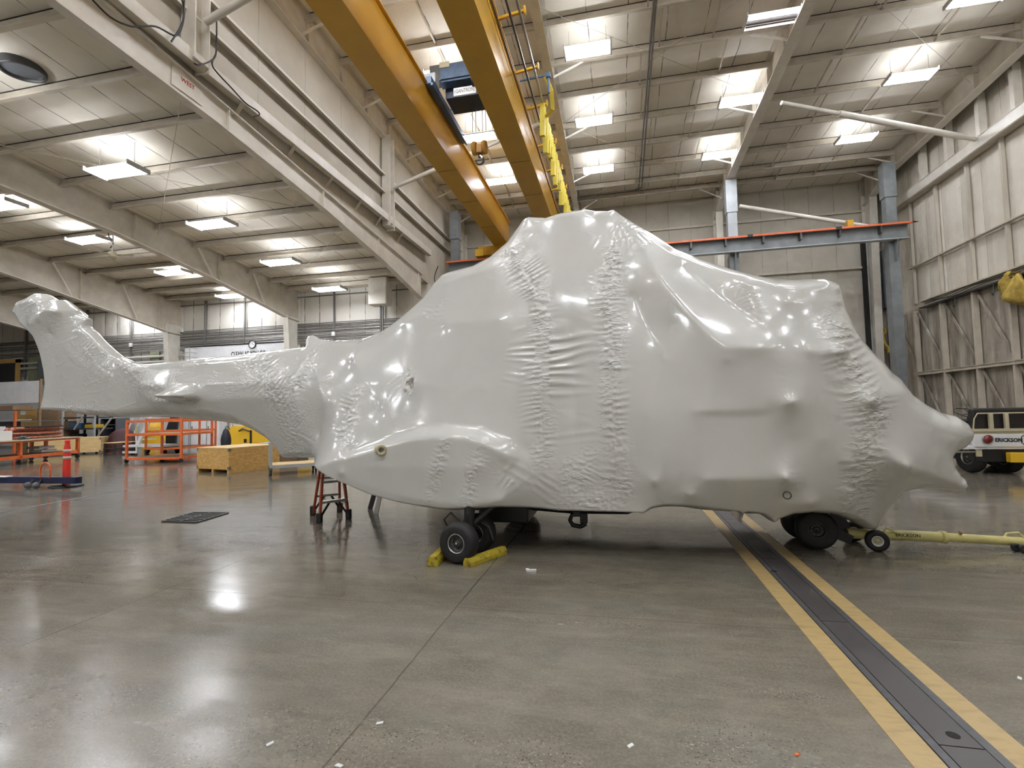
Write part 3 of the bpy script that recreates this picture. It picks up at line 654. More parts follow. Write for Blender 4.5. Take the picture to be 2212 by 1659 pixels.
# ================================================================== ROOF LIGHTS
def make_fixture(name='ceiling_light'):
    t = thing(name, 'x', 'ceiling light', (0, 0, 0))
    for s in (-1, 1):
        m = MB(); m.box(-0.72, s*0.185-0.05, 0.045, 0.72, s*0.185+0.05, 0.085); m.add([(-.72, s*.185-.10, .04), (.72, s*.185-.10, .04), (.72, s*.185-.05, .05), (-.72, s*.185-.05, .05)], [(0, 1, 2, 3)]); m.add([(-.72, s*.185+.10, .04), (.72, s*.185+.10, .04), (.72, s*.185+.05, .05), (-.72, s*.185+.05, .05)], [(3, 2, 1, 0)]); m.build('reflector', MT['fixture'], t)
        for k in (-1, 0, 1):
            m = MB(); y = s*0.185+k*0.095; m.tube([(-0.70, y, 0), (0.70, y, 0)], 0.024, 6); m.build('tube', MT['tube'], t)
    for s in (-1, 1):
        m = MB(); m.box(s*0.745-0.02, -0.34, -0.035, s*0.745+0.02, 0.34, 0.09); m.build('end_plate', MT['fixture'], t)
        m = MB(); m.tube([(s*0.6, 0, 0.08), (s*0.6, 0, 0.75)], 0.006, 5); m.build('hanger', MT['pipe_grey'], t)
    m = MB(); m.box(-0.72, -0.012, -0.02, 0.72, 0.012, 0.09); m.build('centre_bar', MT['fixture'], t)
    return t
fx = make_fixture()
first = True
def place_fixture(loc, label, group):
    global first
    if first:
        fx.location = loc; fx['label'] = label; fx['group'] = group; first = False; return fx
    return dup(fx, loc, label, group)
colname = ['leftmost', 'second from the left', 'second from the right', 'rightmost']
rows = [24.2, 20.0, 15.9]
rname = ['row nearest the far wall', 'middle row', 'nearest visible row']
fixt = []
for i, X in enumerate((-5.5, -0.66, 4.86, 10.55)):
    for j, Y in enumerate(rows):
        yy_ = 16.4 if (i == 3 and j == 2) else Y
        fixt.append(place_fixture((X, yy_, 13.3), 'bright high-bay ceiling light, %s in the %s' % (colname[i], rname[j]), 'fluorescent lights of the high bay'))
    for Y in (11.7, 7.5, 3.3, -0.9, -4.6):
        place_fixture((X, Y, 13.45), 'high-bay ceiling light above and behind the view', 'high-bay lights out of view')
# one half-failed fixture with a pink tube, near the top right
fd = fixt[8]
tubes = [c for c in fd.children if c.name.startswith('tube')]
tubes.sort(key=lambda o: sum(v.co.y for v in o.data.vertices))
for c, mm in zip(tubes, ('tube', 'tube', 'tube_off', 'tube_off', 'tube_off', 'tube_pink')):
    c.data = c.data.copy(); c.data.materials.clear(); c.data.materials.append(MT[mm])
fd['label'] = 'half-failed ceiling light near the top right with a pinkish tube and dark tubes'
lname = [('right column', -13.5), ('middle column', -20.1), ('left column', -27.3)]
lpx = {0: [(252, 370), (458, 485), (607, 567), (712, 625)], 1: [(0, 423), (192, 515), (375, 588), (500, 640)], 2: [(None), (127, 611), (278, 656)]}
for i, (cn, X) in enumerate(lname):
    for k, p in enumerate(lpx[i]):
        if p is None: continue
        q = atX(*p, X)
        place_fixture((q.x, q.y, min(q.z, zl(q.y)-0.35)), 'bright low-bay ceiling light, %s, %s counted from the near end' % (cn, NUM[k]), 'fluorescent lights of the low bay')
    for Y in (7.3, 3.3, -0.7, -4.7):
        place_fixture((X, Y, zl(Y)-0.75), 'low-bay ceiling light above and behind the view', 'low-bay lights out of view')

# ================================================================== SMALL THINGS UNDER THE ROOF
# conduits under the high-bay roof
def pipe_thing(name, pts, r, label, cat='pipe', m='pipe_grey', group=None, n=8):
    b = MB(); b.tube(pts, r, n); c = sum((Vector(p) for p in pts), Vector())/len(pts)
    return tag(b.build(name, MT[m], None, loc=tuple(c)), label, cat, group)
for s, nme in ((0, 'left'), (1, 'right')):
    ya = row_y(1376+4*s, 415, zh, 0.33)
    A = [(1412, 0), (1400, 150), (1388, 300), (1380, 405)]
    pts = [atZ(x+6*s, y, 13.62) for x, y in A]
    pts = [Vector((pts[0].x+s*0.0, 8.0, 13.62))]+pts
    pts.append(Vector((pts[-1].x-0.2, pts[-1].y+0.25, 13.62))); pts.append(Vector((pts[-1].x-3.6, pts[-1].y+0.02, 13.62)))
    pipe_thing('conduit', pts, 0.035, 'dark conduit under the high-bay roof, %s one of the long pair' % nme, 'conduit', 'pipe_dark', 'pair of roof conduits')
# ceiling fan, low bay
p = atX(243, 550, -17.6); p = Vector((p.x, p.y, p.z))
t = thing('ceiling_fan', 'small pale ceiling fan hanging left of the low-bay roof beam', 'ceiling fan', (p.x, p.y, p.z-0.1))
m = MB(); m.tube([(p.x, p.y, p.z+0.1), (p.x, p.y, zl(p.y)-0.05)], 0.02, 8); m.build('down_rod', MT['pipe_pale'], t)
m = MB(); m.lathe((p.x, p.y, p.z-0.12), (0, 0, 1), [(0.0, 0), (0.13, 0.02), (0.15, 0.1), (0.11, 0.2), (0.03, 0.25)], 20); m.build('motor', MT['cream'], t)
for k in range(3):
    a_ = k*2*PI/3+0.3; d = Vector((math.cos(a_), math.sin(a_), 0))
    m = MB(); m.beam(Vector(p)+d*0.12, Vector(p)+d*0.72+Vector((0, 0, -0.02)), 0.12, 0.01); m.build('blade', MT['cream'], t)
m = MB(); pts = [Vector(p)+Vector((0.12*math.sin(q*1.3)-0.1, 0, 0.25+q*0.14)) for q in range(6)]; m.tube(pts, 0.02, 6); m.build('coiled_cable', MT['cable'], t)
# round roof vent, top left
p = atX(48, 148, -11.4); yv = row_y(48, 148, zl, 0.03); q = atZ(48, 148, zl(yv)-0.03)
t = thing('roof_vent', 'dark round vent opening in the ceiling at top left', 'roof vent', tuple(q))
m = MB(); m.lathe(q, (0, 0.07, -1), [(0.42, -0.1), (0.42, 0.08), (0.39, 0.10), (0.37, 0.08), (0.37, -0.05)], 36); m.build('collar', MT['dark_metal'], t)
m = MB(); m.lathe(q, (0, 0.07, -1), [(0.0, 0.02), (0.37, 0.02)], 36); m.build('throat', MT['grey_box'], t)
# black cables looping beside the hanging post
def cable(pxs, X, label, r=0.018, grp='black cables at the hanging post'):
    pts = [atX(x, y, X) for x, y in pxs]
    sm = []
    for i in range(len(pts)-1):
        p0, p1, p2, p3 = pts[max(i-1, 0)], pts[i], pts[i+1], pts[min(i+2, len(pts)-1)]
        for k in range(6):
            u = k/6; sm.append(0.5*((2*p1)+(p2-p0)*u+(2*p0-5*p1+4*p2-p3)*u*u+(3*p1-p0-3*p2+p3)*u**3))
    sm.append(pts[-1])
    return pipe_thing('hanging_cable', sm, r, label, 'cable', 'cable', grp, 6)
cable([(200, 0), (240, 38), (285, 57), (335, 57), (378, 77), (392, 60), (398, 25), (393, 0)], -9.0, 'black cable sagging left of the hanging post')
cable([(398, 0), (396, 40), (388, 62), (370, 90)], -8.98, 'short black cable hanging down left of the post')
cable([(468, 30), (468, 80), (466, 118), (455, 132), (430, 140), (420, 137)], -8.95, 'black cable wrapping under the hanging post')
cable([(466, 118), (458, 138), (470, 158), (500, 190), (530, 222), (556, 240), (560, 248), (548, 252)], -8.98, 'black cable running down the ledge beam to a loop')
cable([(946, 575), (938, 600), (944, 618), (955, 628)], -9.44, 'black cable end hanging above the covered engine deck', 0.035, 'cables on the side wall')
for k, (x, y) in enumerate(((310, 148), (445, 238), (552, 318), (622, 385))):
    a_ = atX(x, y, -9.75); rr = random.Random(k)
    pts = [Vector((-9.78, a_.y+q*0.22, a_.z+0.12-q*0.035+rr.uniform(-.015, .015))) for q in range(8)]
    pipe_thing('lining_tear', pts, 0.03, 'dark torn lining strip above the lit roof beam, %s from the near end' % NUM[k], 'torn strip', 'groove', 'torn lining strips')
# WEST sign on the lit beam
q = atX(405, 184, -9.38)
t = thing('beam_sign', 'clear sign sheet with red WEST lettering on the lit roof beam', 'sign', tuple(q))
m = MB(); m.box(-9.375, q.y-0.42, q.z-0.24, -9.37, q.y+0.42, q.z+0.24); m.build('sheet', MT['steel_bright'], t)
Mx = Matrix(((0, 0, 1, -9.365), (1, 0, 0, q.y), (0, 1, 0, q.z+0.03), (0, 0, 0, 1)))
text_part('lettering', 'WEST', 0.14, MT['red_text'], t, Mx)

# ================================================================== OVERHEAD CRANE
t = thing('overhead_crane', 'yellow double-girder overhead crane spanning the high bay', 'crane', (-4.5, 25.8, 10.2))
def girder(x0, x1, nm):
    g = MB(); y0, y1, z0, z1 = -8.5, 26.2, 10.5, 11.86
    g.box(x0+0.05, y0, z0+0.02, x1-0.05, y1, z1-0.02); o = g.build('girder', MT['crane'], t)
    b = MB(); b.box(x0, y0, z0, x1, y1, z0+0.02); b.build('bottom_plate', MT['crane_dark'], o)
    b = MB(); b.box(x0, y0, z1-0.02, x1+0.04, y1, z1+0.01); b.build('top_plate', MT['crane_dark'], o)
    b = MB(); b.cbox(((x0+x1)/2, (y0+y1)/2, z1+0.04), 0.06, y1-y0, 0.06); b.build('trolley_rail', MT['dark_metal'], o)
    for y in (22.9, 17.1, 19.9):
        b = MB(); b.box(x0+0.04, y, z0-0.004, x1-0.04, y+0.02, z0+0.001); b.build('splice_line', MT['groove'], o)
    return o
girder(-6.33, -5.55, 'left'); g2 = girder(-3.60, -2.80, 'right')
for (x0, x1) in ((-7.2, -2.0),):
    m = MB(); m.bbox(x0, 25.55, 10.02, x1, 26.05, 10.5, 0.02); m.build('end_truck', MT['crane'], t)
m = MB(); m.box(-7.35, 25.5, 9.98, -6.9, 26.1, 10.35); m.build('bumper', MT['yellow'], t)
# festoon rail brackets and rails
xr = -2.8
for k, (px, py) in enumerate(((1073, 32), (1110, 154), (1135, 246), (1160, 315), (1177, 373), (1190, 420))):
    q = atX(px, py, xr)
    m = MB(); m.beam((xr, q.y, 11.75), (xr+0.75, q.y, 11.85), 0.07, 0.07); m.box(xr+0.72, q.y-0.05, 11.75, xr+0.76, q.y+0.05, 11.95); m.build('rail_bracket', MT['crane'], t)
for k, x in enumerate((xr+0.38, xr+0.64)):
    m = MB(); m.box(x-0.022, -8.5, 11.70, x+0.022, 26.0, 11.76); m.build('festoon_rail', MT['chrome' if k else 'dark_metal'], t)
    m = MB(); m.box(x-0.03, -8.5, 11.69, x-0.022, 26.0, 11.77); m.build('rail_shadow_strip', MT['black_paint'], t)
m = MB(); m.box(xr+0.02, -8.5, 11.66, xr+0.05, 26.0, 11.70); m.build('cable_tray', MT['dark_metal'], t)
# festoon cable loops
fy0 = 15.6; nl = 15
for k in range(nl):
    y = fy0+0.25+k*(25.3-fy0)/nl; dd = 0.9+0.25*math.sin(k*1.7)+(0.15 if k < 9 else 0)
    pts = [Vector((xr+0.64, y-0.10, 11.66)), Vector((xr+0.62, y-0.15, 11.66-dd*0.6)), Vector((xr+0.60, y-0.07, 11.66-dd)), Vector((xr+0.60, y+0.04, 11.66-dd)),
           Vector((xr+0.62, y+0.11, 11.66-dd*0.6)), Vector((xr+0.64, y+0.10, 11.66))]
    m = MB()
    for a, b_ in zip(pts, pts[1:]): m.beam(a, b_, 0.025, 0.16, up=(1, 0, 0))
    m.build('festoon_loop', MT['festoon'], t)
    m = MB(); m.cbox((xr+0.64, y, 11.64), 0.05, 0.08, 0.08); m.build('festoon_carrier', MT['black_paint'], t)
# blue tow arm
ya = atX(1120, 188, xr).y
m = MB(); m.beam((xr+0.05, ya, 11.98), (xr+0.95, ya, 12.02), 0.05, 0.05); m.cbox((xr+0.95, ya, 12.0), 0.14, 0.14, 0.14); m.tube([(xr+0.95, ya, 12.0), (xr+0.95, ya+0.02, 11.45)], 0.04, 8)
m.build('tow_arm', MT['blue'], t)
m = MB()
for a, b_ in zip([(xr+0.85, ya, 12.0), (xr+1.0, ya+0.3, 11.7), (xr+0.98, ya+0.7, 11.35), (xr+0.7, ya+1.0, 11.3)], [(xr+1.0, ya+0.3, 11.7), (xr+0.98, ya+0.7, 11.35), (xr+0.7, ya+1.0, 11.3), (xr+0.64, ya+1.1, 11.5)]):
    m.beam(a, b_, 0.03, 0.12, up=(1, 0, 0))
m.build('festoon_lead', MT['festoon'], t)

# hoist trolley on the girders
yt = 15.0
t = thing('hoist_trolley', 'blue hoist trolley with white name plate riding between the yellow girders', 'hoist', (-4.6, yt, 11.9))
m = MB(); m.bbox(-5.35, yt-0.2, 12.35, -3.1, yt+0.12, 12.85, 0.015); m.bbox(-5.4, yt-0.15, 12.28, -3.1, yt+0.2, 12.35, 0.01); m.build('hoist_beam', MT['blue'], t)
m = MB(); m.box(-5.7, yt-0.2, 12.32, -5.33, yt+0.15, 12.86); m.build('gearbox_cover', MT['dark_metal'], t)
m = MB(); m.box(-5.35, yt-0.23, 12.72, -5.02, yt-0.2, 12.9); m.build('tag_plate', MT['cream'], t)
m = MB(); m.box(-5.3, yt+0.2, 11.95, -3.1, yt+1.1, 12.3); m.build('drum_box', MT['blue_dark'], t)
for sx in (-5.5, -3.2):
    m = MB(); m.bbox(sx-0.07, yt-0.9, 11.78, sx+0.12, yt+2.7, 12.02, 0.01); m.box(sx+0.10, yt-0.9, 11.72, sx+0.17, yt+2.7, 11.80); m.build('end_carriage', MT['blue'], t)
    for dy_ in (-0.6, 2.4):
        m = MB(); m.lathe((sx-0.06, yt+dy_, 11.95), (1, 0, 0), [(0, 0), (0.12, 0), (0.12, 0.1), (0, 0.1)], 20); m.build('wheel', MT['dark_metal'], t)
m = MB(); m.bbox(-5.75, yt-0.55, 12.05, -5.38, yt-0.15, 12.38, 0.02); m.build('drive_housing', MT['grey_light'], t)
m = MB(); m.tube([(-5.4, yt+2.3, 11.9), (-3.0, yt+2.3, 11.9)], 0.03, 8); m.build('cross_shaft', MT['chrome'], t)
m = MB(); m.tube([(-4.25, yt-0.25, 12.1), (-3.85, yt-0.25, 12.1)], 0.19, 20); o = m.build('motor', MT['blue_dark'], t)
m = MB(); m.bbox(-3.95, yt-0.5, 12.12, -3.7, yt-0.3, 12.36, 0.03); m.build('terminal_box', MT['blue'], o)
q = atY(1004, 196, yt-0.22)
m = MB(); m.box(q.x-0.37, yt-0.235, q.z-0.13, q.x+0.37, yt-0.22, q.z+0.13); o = m.build('name_plate', MT['white_bright'], t)
Mx = Matrix(((1, 0, 0, q.x), (0, 0, 1, yt-0.24), (0, 1, 0, q.z), (0, 0, 0, 1)))
text_part('lettering', '(GANTRON)', 0.17, MT['black_paint'], o, Mx, 0.002, xs=0.72)
# hook block
hb_ = atY(1036, 326, 15.6)
t = thing('hook_block', 'yellow hook block with black hook hanging on four wire ropes', 'hook block', tuple(hb_))
for s in (-1, 1):
    m = MB(); m.lathe((hb_.x+s*0.17-0.07, hb_.y, hb_.z+0.1), (1, 0, 0), [(0.0, 0), (0.2, 0.0), (0.22, 0.03), (0.22, 0.11), (0.2, 0.14), (0, 0.14)], 24); m.build('sheave_guard', MT['hook_yellow'], t)
m = MB(); m.bbox(hb_.x-0.10, hb_.y-0.12, hb_.z-0.1, hb_.x+0.10, hb_.y+0.12, hb_.z+0.18, 0.02); m.build('cross_block', MT['hook_yellow'], t)
for dx in (-0.24, -0.12, 0.12, 0.24):
    m = MB(); m.tube([(hb_.x+dx, hb_.y, hb_.z+0.15), (hb_.x+dx*0.9, hb_.y, 12.0)], 0.009, 6); m.build('wire_rope', MT['cable'], t)
m = MB(); pts = [Vector((hb_.x, hb_.y, hb_.z-0.08)), Vector((hb_.x, hb_.y, hb_.z-0.16))]
for a_ in range(0, 11):
    th = math.radians(95-a_*27); pts.append(Vector((hb_.x+0.13*math.cos(th)*1, hb_.y, hb_.z-0.33+0.13*math.sin(th))))
m.tube(pts, 0.048, 10, 0.03); o = m.build('hook', MT['black_paint'], t)
m = MB(); m.beam((hb_.x+0.02, hb_.y-0.03, hb_.z-0.17), (hb_.x+0.1, hb_.y-0.03, hb_.z-0.26), 0.02, 0.05); m.build('latch', MT['chrome'], o)

# crane runway and its columns
t = thing('crane_runway', 'grey steel crane runway beam along the far wall with an orange conductor rail', 'runway beam', (3, 26, 9.2))
m = MB(); m.box(-9.0, 25.98, 9.22, 13.2, 26.02, 9.85); m.build('web', MT['grey_blue'], t)
m = MB(); m.box(-9.0, 25.84, 9.18, 13.2, 26.16, 9.22); m.build('bottom_flange', MT['grey_light'], t)
m = MB(); m.box(-9.0, 25.82, 9.83, 13.2, 26.18, 9.87); m.build('top_flange', MT['grey_blue'], t)
m = MB(); m.cbox((2.1, 26, 9.92), 22, 0.07, 0.09); m.build('crane_rail', MT['dark_metal'], t)
m = MB(); m.bbox(-9.1, 25.66, 9.80, 13.3, 25.74, 9.89, 0.01); o = m.build('conductor_rail', MT['orange_rail'], t)
m = MB(); m.lathe((13.25, 25.70, 9.845), (1, 0, 0), [(0.05, 0), (0.04, 0.1), (0.0, 0.3)], 10); m.build('end_cap', MT['black_paint'], o)
for k, px in enumerate((1493, 1568, 1650, 1731, 1816, 1905)):
    a = atY(px, 545, 25.8); m = MB(); m.box(a.x-0.04, 25.7, 9.48, a.x+0.04, 25.98, 9.80); m.build('rail_hanger', MT['dark_metal'], t)
for k, px in enumerate((1620, 1812)):
    a = atY(px, 505, 25.7); m = MB(); m.box(a.x-0.12, 25.64, 9.78, a.x+0.12, 25.76, 9.91); m.build('rail_joint', MT['black_paint'], t)
m = MB(); a = atY(1839, 491, 25.8); m.box(a.x-0.13, 25.85, 9.87, a.x+0.13, 26.15, 10.25); tag(m.build('rail_stop', MT['crane'], None, loc=(a.x, 26, 9.9)), 'small yellow end stop on top of the crane runway', 'rail stop')
for x, lab, mm in ((-8.75, 'dark grey crane column in the corner behind the covered engine deck', 'grey_blue'), (5.77, 'pale grey crane column rising above the covered cabin', 'grey_light'), (12.72, 'tall dark grey crane column near the right wall', 'grey_blue')):
    t = thing('crane_column', lab, 'column', (x, 26.4, 0))
    m = MB(); m.box(x-0.22, 26.2, 0, x+0.22, 26.7, 9.1); m.build('lower_shaft', MT['grey_blue'], t)
    m = MB(); m.box(x-0.22, 26.22, 9.1, x+0.22, 26.62, 12.2 if x < 10 else 12.3); m.build('upper_shaft', MT[mm], t)
    m = MB(); m.box(x-0.26, 26.18, 11.3, x+0.26, 26.66, 12.95 if x > -8 else 12.9); m.build('cap', MT[mm], t)
    m = MB(); m.prism([(25.8, 9.18), (26.2, 9.18), (26.2, 8.2), (26.05, 8.25)], 0.04, 'x', x-0.02); m.box(x-0.2, 25.78, 9.14, x+0.2, 26.3, 9.18); m.build('bracket', MT['grey_blue'], t)

# ================================================================== FLOOR TRACK, DRAINS
def strip_x(pa, pb, z=0.003):
    """floor strip between two lines of constant x"""
    return atZ(*pa).x, atZ(*pb).x
xs = [atZ(1972, 1659).x, atZ(2046, 1659).x, atZ(2074, 1659).x]
xA = (atZ(1526, 1111).x+atZ(1972, 1659).x)/2
xB = atZ(2048, 1659).x; xD_ = atZ(2195, 1659).x; xE = (atZ(2212, 1606).x+atZ(1760, 1241).x)/2
def flat(name, x0, x1, m, z0, z1, y0=-6, y1=29.5):
    b = MB(); b.box(x0, y0, z0, x1, y1, z1); return struct(b.build(name, MT[m]))
flat('trim_2', xA, xB, 'stripe', 0.0, 0.003); flat('trim_3', xD_, xE, 'stripe', 0.0, 0.003)
wd = xD_-xB
flat('trim_4', xB, xD_, 'groove', 0.0, 0.002)
tr = thing('floor_track', 'dark steel covered door track let into the floor between two yellow stripes', 'floor track', ((xB+xD_)/2, 5, 0))
m = MB(); m.box(xB+0.004, -6, 0, xB+wd*0.155, 29.5, 0.008); m.box(xD_-wd*0.175, -6, 0, xD_-0.004, 29.5, 0.008); m.build('edge_strip', MT['plate_edge'], tr)
yk = [-6, 0.35, 2.05, 3.9, 5.8, 7.7, 9.6, 11.5, 15, 18.5, 22, 25.5, 29.5]
yk[2] = atZ(2100, 1620).y; yk[3] = atZ(1805, 1345).y; yk[1] = yk[2]-1.9
for a, b_ in zip(yk, yk[1:]):
    m = MB(); m.box(xB+wd*0.175, a+0.004, 0, xD_-wd*0.19, b_-0.004, 0.008); pl = m.build('cover_plate', MT['plate'], tr)
for (px, py) in ((2059, 1592), (1672, 1236)):
    q = atZ(px, py); m = MB(); m.lathe((q.x, q.y, 0.0085), (0, 0, 1), [(0, 0), (0.022, 0), (0.028, 0.001)], 20); m.build('lifting_hole', MT['groove'], tr)
# drain grate (long slots) and the drain channel at the left
g0, g1, g2_, g3 = [atZ(*p) for p in ((350, 1127), (425, 1129.5), (493, 1108.5), (417, 1108))]
t = thing('drain_grate', 'dark slotted drain grate in the floor left of the covered aircraft', 'drain grate', tuple((g0+g2_)/2))
m = MB(); m.add([g0+Vector((0, 0, .004)), g1+Vector((0, 0, .004)), g2_+Vector((0, 0, .004)), g3+Vector((0, 0, .004))], [(0, 1, 2, 3)]); m.build('pit', MT['groove'], t)
for k in range(8):
    u = k/7; a = g0+(g3-g0)*u; b_ = g1+(g2_-g1)*u
    m = MB(); m.beam(a+Vector((0, 0, .012)), b_+Vector((0, 0, .012)), 0.028, 0.014); m.build('bar', MT['dark_metal'], t)
for k in (0, 0.5, 1):
    a = g0+(g1-g0)*k; b_ = g3+(g2_-g3)*k
    m = MB(); m.beam(a+Vector((0, 0, .010)), b_+Vector((0, 0, .010)), 0.03, 0.012); m.build('cross_bar', MT['dark_metal'], t)
a, b_ = atZ(-60, 1119), atZ(415, 1030.5)
a = a+(a-b_)*0.3
b = MB(); b.beam(a, b_, 0.09, 0.006); tag(b.build('drain_channel', MT['joint_grey'], None, loc=tuple((a+b_)/2)), 'long narrow metal drain channel crossing the floor at the left', 'drain channel')

# ================================================================== THE WRAPPED AIRCRAFT
C0 = np.array([2.0, 6.35]); EX = np.array([0.995, -0.0995]); EX = EX/np.linalg.norm(EX); NW = np.array([EX[1], -EX[0]])
def hplane(px, py, o):
    """pixel -> (s, z) on the upright plane at distance o in front of the aircraft's centre plane"""
    d = ray(px, py); q = C0+NW*o
    k = (q @ NW)/(d[:2] @ NW)
    p = d*k; rel = p[:2]-C0
    return float(rel @ EX), float(p[2]+CAM_H)
def hpt(s, w, z):
    p = C0+EX*s+NW*w
    return Vector((p[0], p[1], z))
# outline of the wrapping: (photo x, y, plane offset used to place it, edge half width, edge rounding)
OUT = [(31.6,677,.0,.10,.10),(44,649,.05,.16,.15),(63,641,.08,.20,.18),(78,632.5,.08,.18,.15),(92,633.5,.08,.18,.15),(103,641,.08,.2,.15),(117.5,647.5,.05,.2,.15),(135,647,.05,.15,.1),(150,660,.05,.15,.1),
(164.5,670,.03,.1,.08),(171,679,.03,.1,.08),(196,688.6,.0,.06,.06),(193.5,705,.0,.06,.06),(208,717.5,.0,.07,.06),(226,737,.0,.07,.06),(244,755.5,.02,.08,.07),(262,771,.03,.1,.1),(280,780,.06,.15,.12),(296.5,786,.12,.2,.15),
(400,775.5,.12,.22,.18),(506,765,.12,.22,.18),(600,754,.12,.22,.18),(658,748.5,.1,.2,.15),(663,738,.0,.06,.06),(666,726,.0,.03,.05),(676,724,.0,.05,.05),(690.5,732.5,.03,.08,.1),(712,735,.06,.12,.1),(747.5,734.7,.08,.2,.12),(788,728.5,.1,.2,.15),(831,709,.12,.25,.2),
(862,686,.15,.3,.2),(889.5,664,.15,.3,.2),(916.6,637,.2,.35,.2),(941,610,.2,.38,.15),(960,589.5,.25,.4,.12),(973.6,582.7,.25,.4,.15),(1025,568,.25,.42,.2),(1057.7,550,.25,.42,.2),(1093,520,.2,.35,.2),(1116,488,.2,.32,.15),(1128,471.5,.2,.3,.12),
(1142,464,.2,.28,.1),(1180,466.6,.2,.35,.15),(1207,458,.2,.35,.15),(1239,452,.2,.35,.15),(1266.5,448,.2,.3,.12),(1288,452,.2,.35,.15),(1312.6,452.5,.18,.3,.12),(1325.5,449.3,.12,.18,.1),(1340.7,456.6,.2,.3,.15),(1370.5,477.5,.18,.26,.14),(1403,495,.18,.26,.14),
(1462.7,533,.2,.28,.15),(1525,556,.22,.30,.16),(1585,575,.25,.36,.18),(1639,588.7,.3,.46,.2),(1680,592.7,.4,.6,.25),(1728.5,592,.45,.62,.25),(1782.7,589,.45,.62,.25),(1810,595.5,.45,.6,.25),(1824.8,606,.4,.58,.22),(1829.4,625,.35,.5,.22),
(1838,663,.3,.45,.25),(1856,701,.3,.42,.25),(1877.7,734,.28,.42,.25),(1908.6,770,.28,.42,.25),(1933,797,.28,.42,.25),(1955.6,812,.28,.42,.25),(1982.7,846.4,.28,.4,.25),(2017,872,.26,.36,.25),(2052,891,.24,.32,.22),(2081.6,898,.22,.3,.22),(2104,914,.18,.26,.22),
(2113.7,935.4,.12,.2,.2),(2108.8,952.7,.12,.22,.2),(2091.5,970,.12,.25,.2),(2073,978.6,.14,.25,.18),(2065.5,988.5,.15,.28,.18),(2069,1007,.15,.28,.15),(2081.6,1028,.12,.2,.12),(2090,1034,.1,.16,.1),(2095,1050,.08,.12,.06),(2085,1064,.1,.15,.06),(2032,1058,.15,.22,.08),(1987.7,1060,.2,.28,.1),
(1955.6,1069,.25,.34,.12),(1933,1093.5,.22,.3,.12),(1918.5,1116,.2,.26,.12),(1906,1138,.15,.2,.1),(1893.8,1147.4,.12,.18,.08),(1876.5,1147.4,.15,.2,.08),(1847,1133,.3,.4,.1),(1817,1123,.4,.55,.12),(1790,1118,.5,.65,.12),(1750,1115.3,.55,.7,.12),(1711,1119.5,.6,.75,.12),(1686,1125.7,.65,.78,.08),
(1674,1135.6,.68,.75,.05),(1661,1132,.68,.78,.08),(1641.7,1120.7,.7,.8,.1),(1616,1117,.72,.82,.1),(1607,1134,.72,.78,.04),(1603,1134,.72,.78,.04),(1594,1133,.72,.78,.04),(1590,1112,.72,.82,.08),(1534,1112,.72,.85,.12),(1480,1105.5,.75,.88,.12),(1439,1105.5,.78,.9,.12),(1412,1108,.82,.92,.1),(1393,1114,.9,.98,.05),
(1344,1113.6,.92,1.0,.06),(1208.5,1112,.92,1.0,.08),(1149,1108,.95,1.02,.10),(1083,1110,1.15,1.2,.12),(1020,1115,1.25,1.3,.12),(972,1117,1.25,1.3,.12),(925,1112,1.25,1.3,.12),(861.5,1097.7,1.22,1.28,.10),(804.6,1078.7,1.18,1.25,.08),(751,1053,1.14,1.2,.06),(709.6,1034,1.08,1.14,.05),(679.8,1013.6,1.0,1.05,.04),
(690.6,993,.3,.42,.12),(652.6,991.6,.28,.38,.12),(613,990,.2,.28,.06),(598,971,.2,.28,.1),(576.6,952,.2,.3,.15),(544,933,.2,.3,.18),(511.6,919.7,.2,.3,.2),(462.7,911.5,.2,.3,.2),(408.5,907.5,.2,.28,.2),(365,903,.2,.26,.2),(300,900.5,.2,.24,.18),(250,903,.18,.22,.16),
(170,895.7,.12,.16,.12),(126.6,889,.1,.12,.08),(101,885.7,.05,.1,.06),(87.7,884.8,.02,.06,.04),(91,876.7,.02,.06,.05),(97.6,853,.02,.08,.07),(101,831.5,.02,.08,.07),(98.5,804,.03,.1,.08),(92,768,.03,.1,.08),(85,746.5,.03,.1,.08),(79.6,732,.04,.12,.1),(65,717.5,.06,.16,.12),(50.6,705,.06,.16,.12),(41.6,685,.03,.12,.1)]
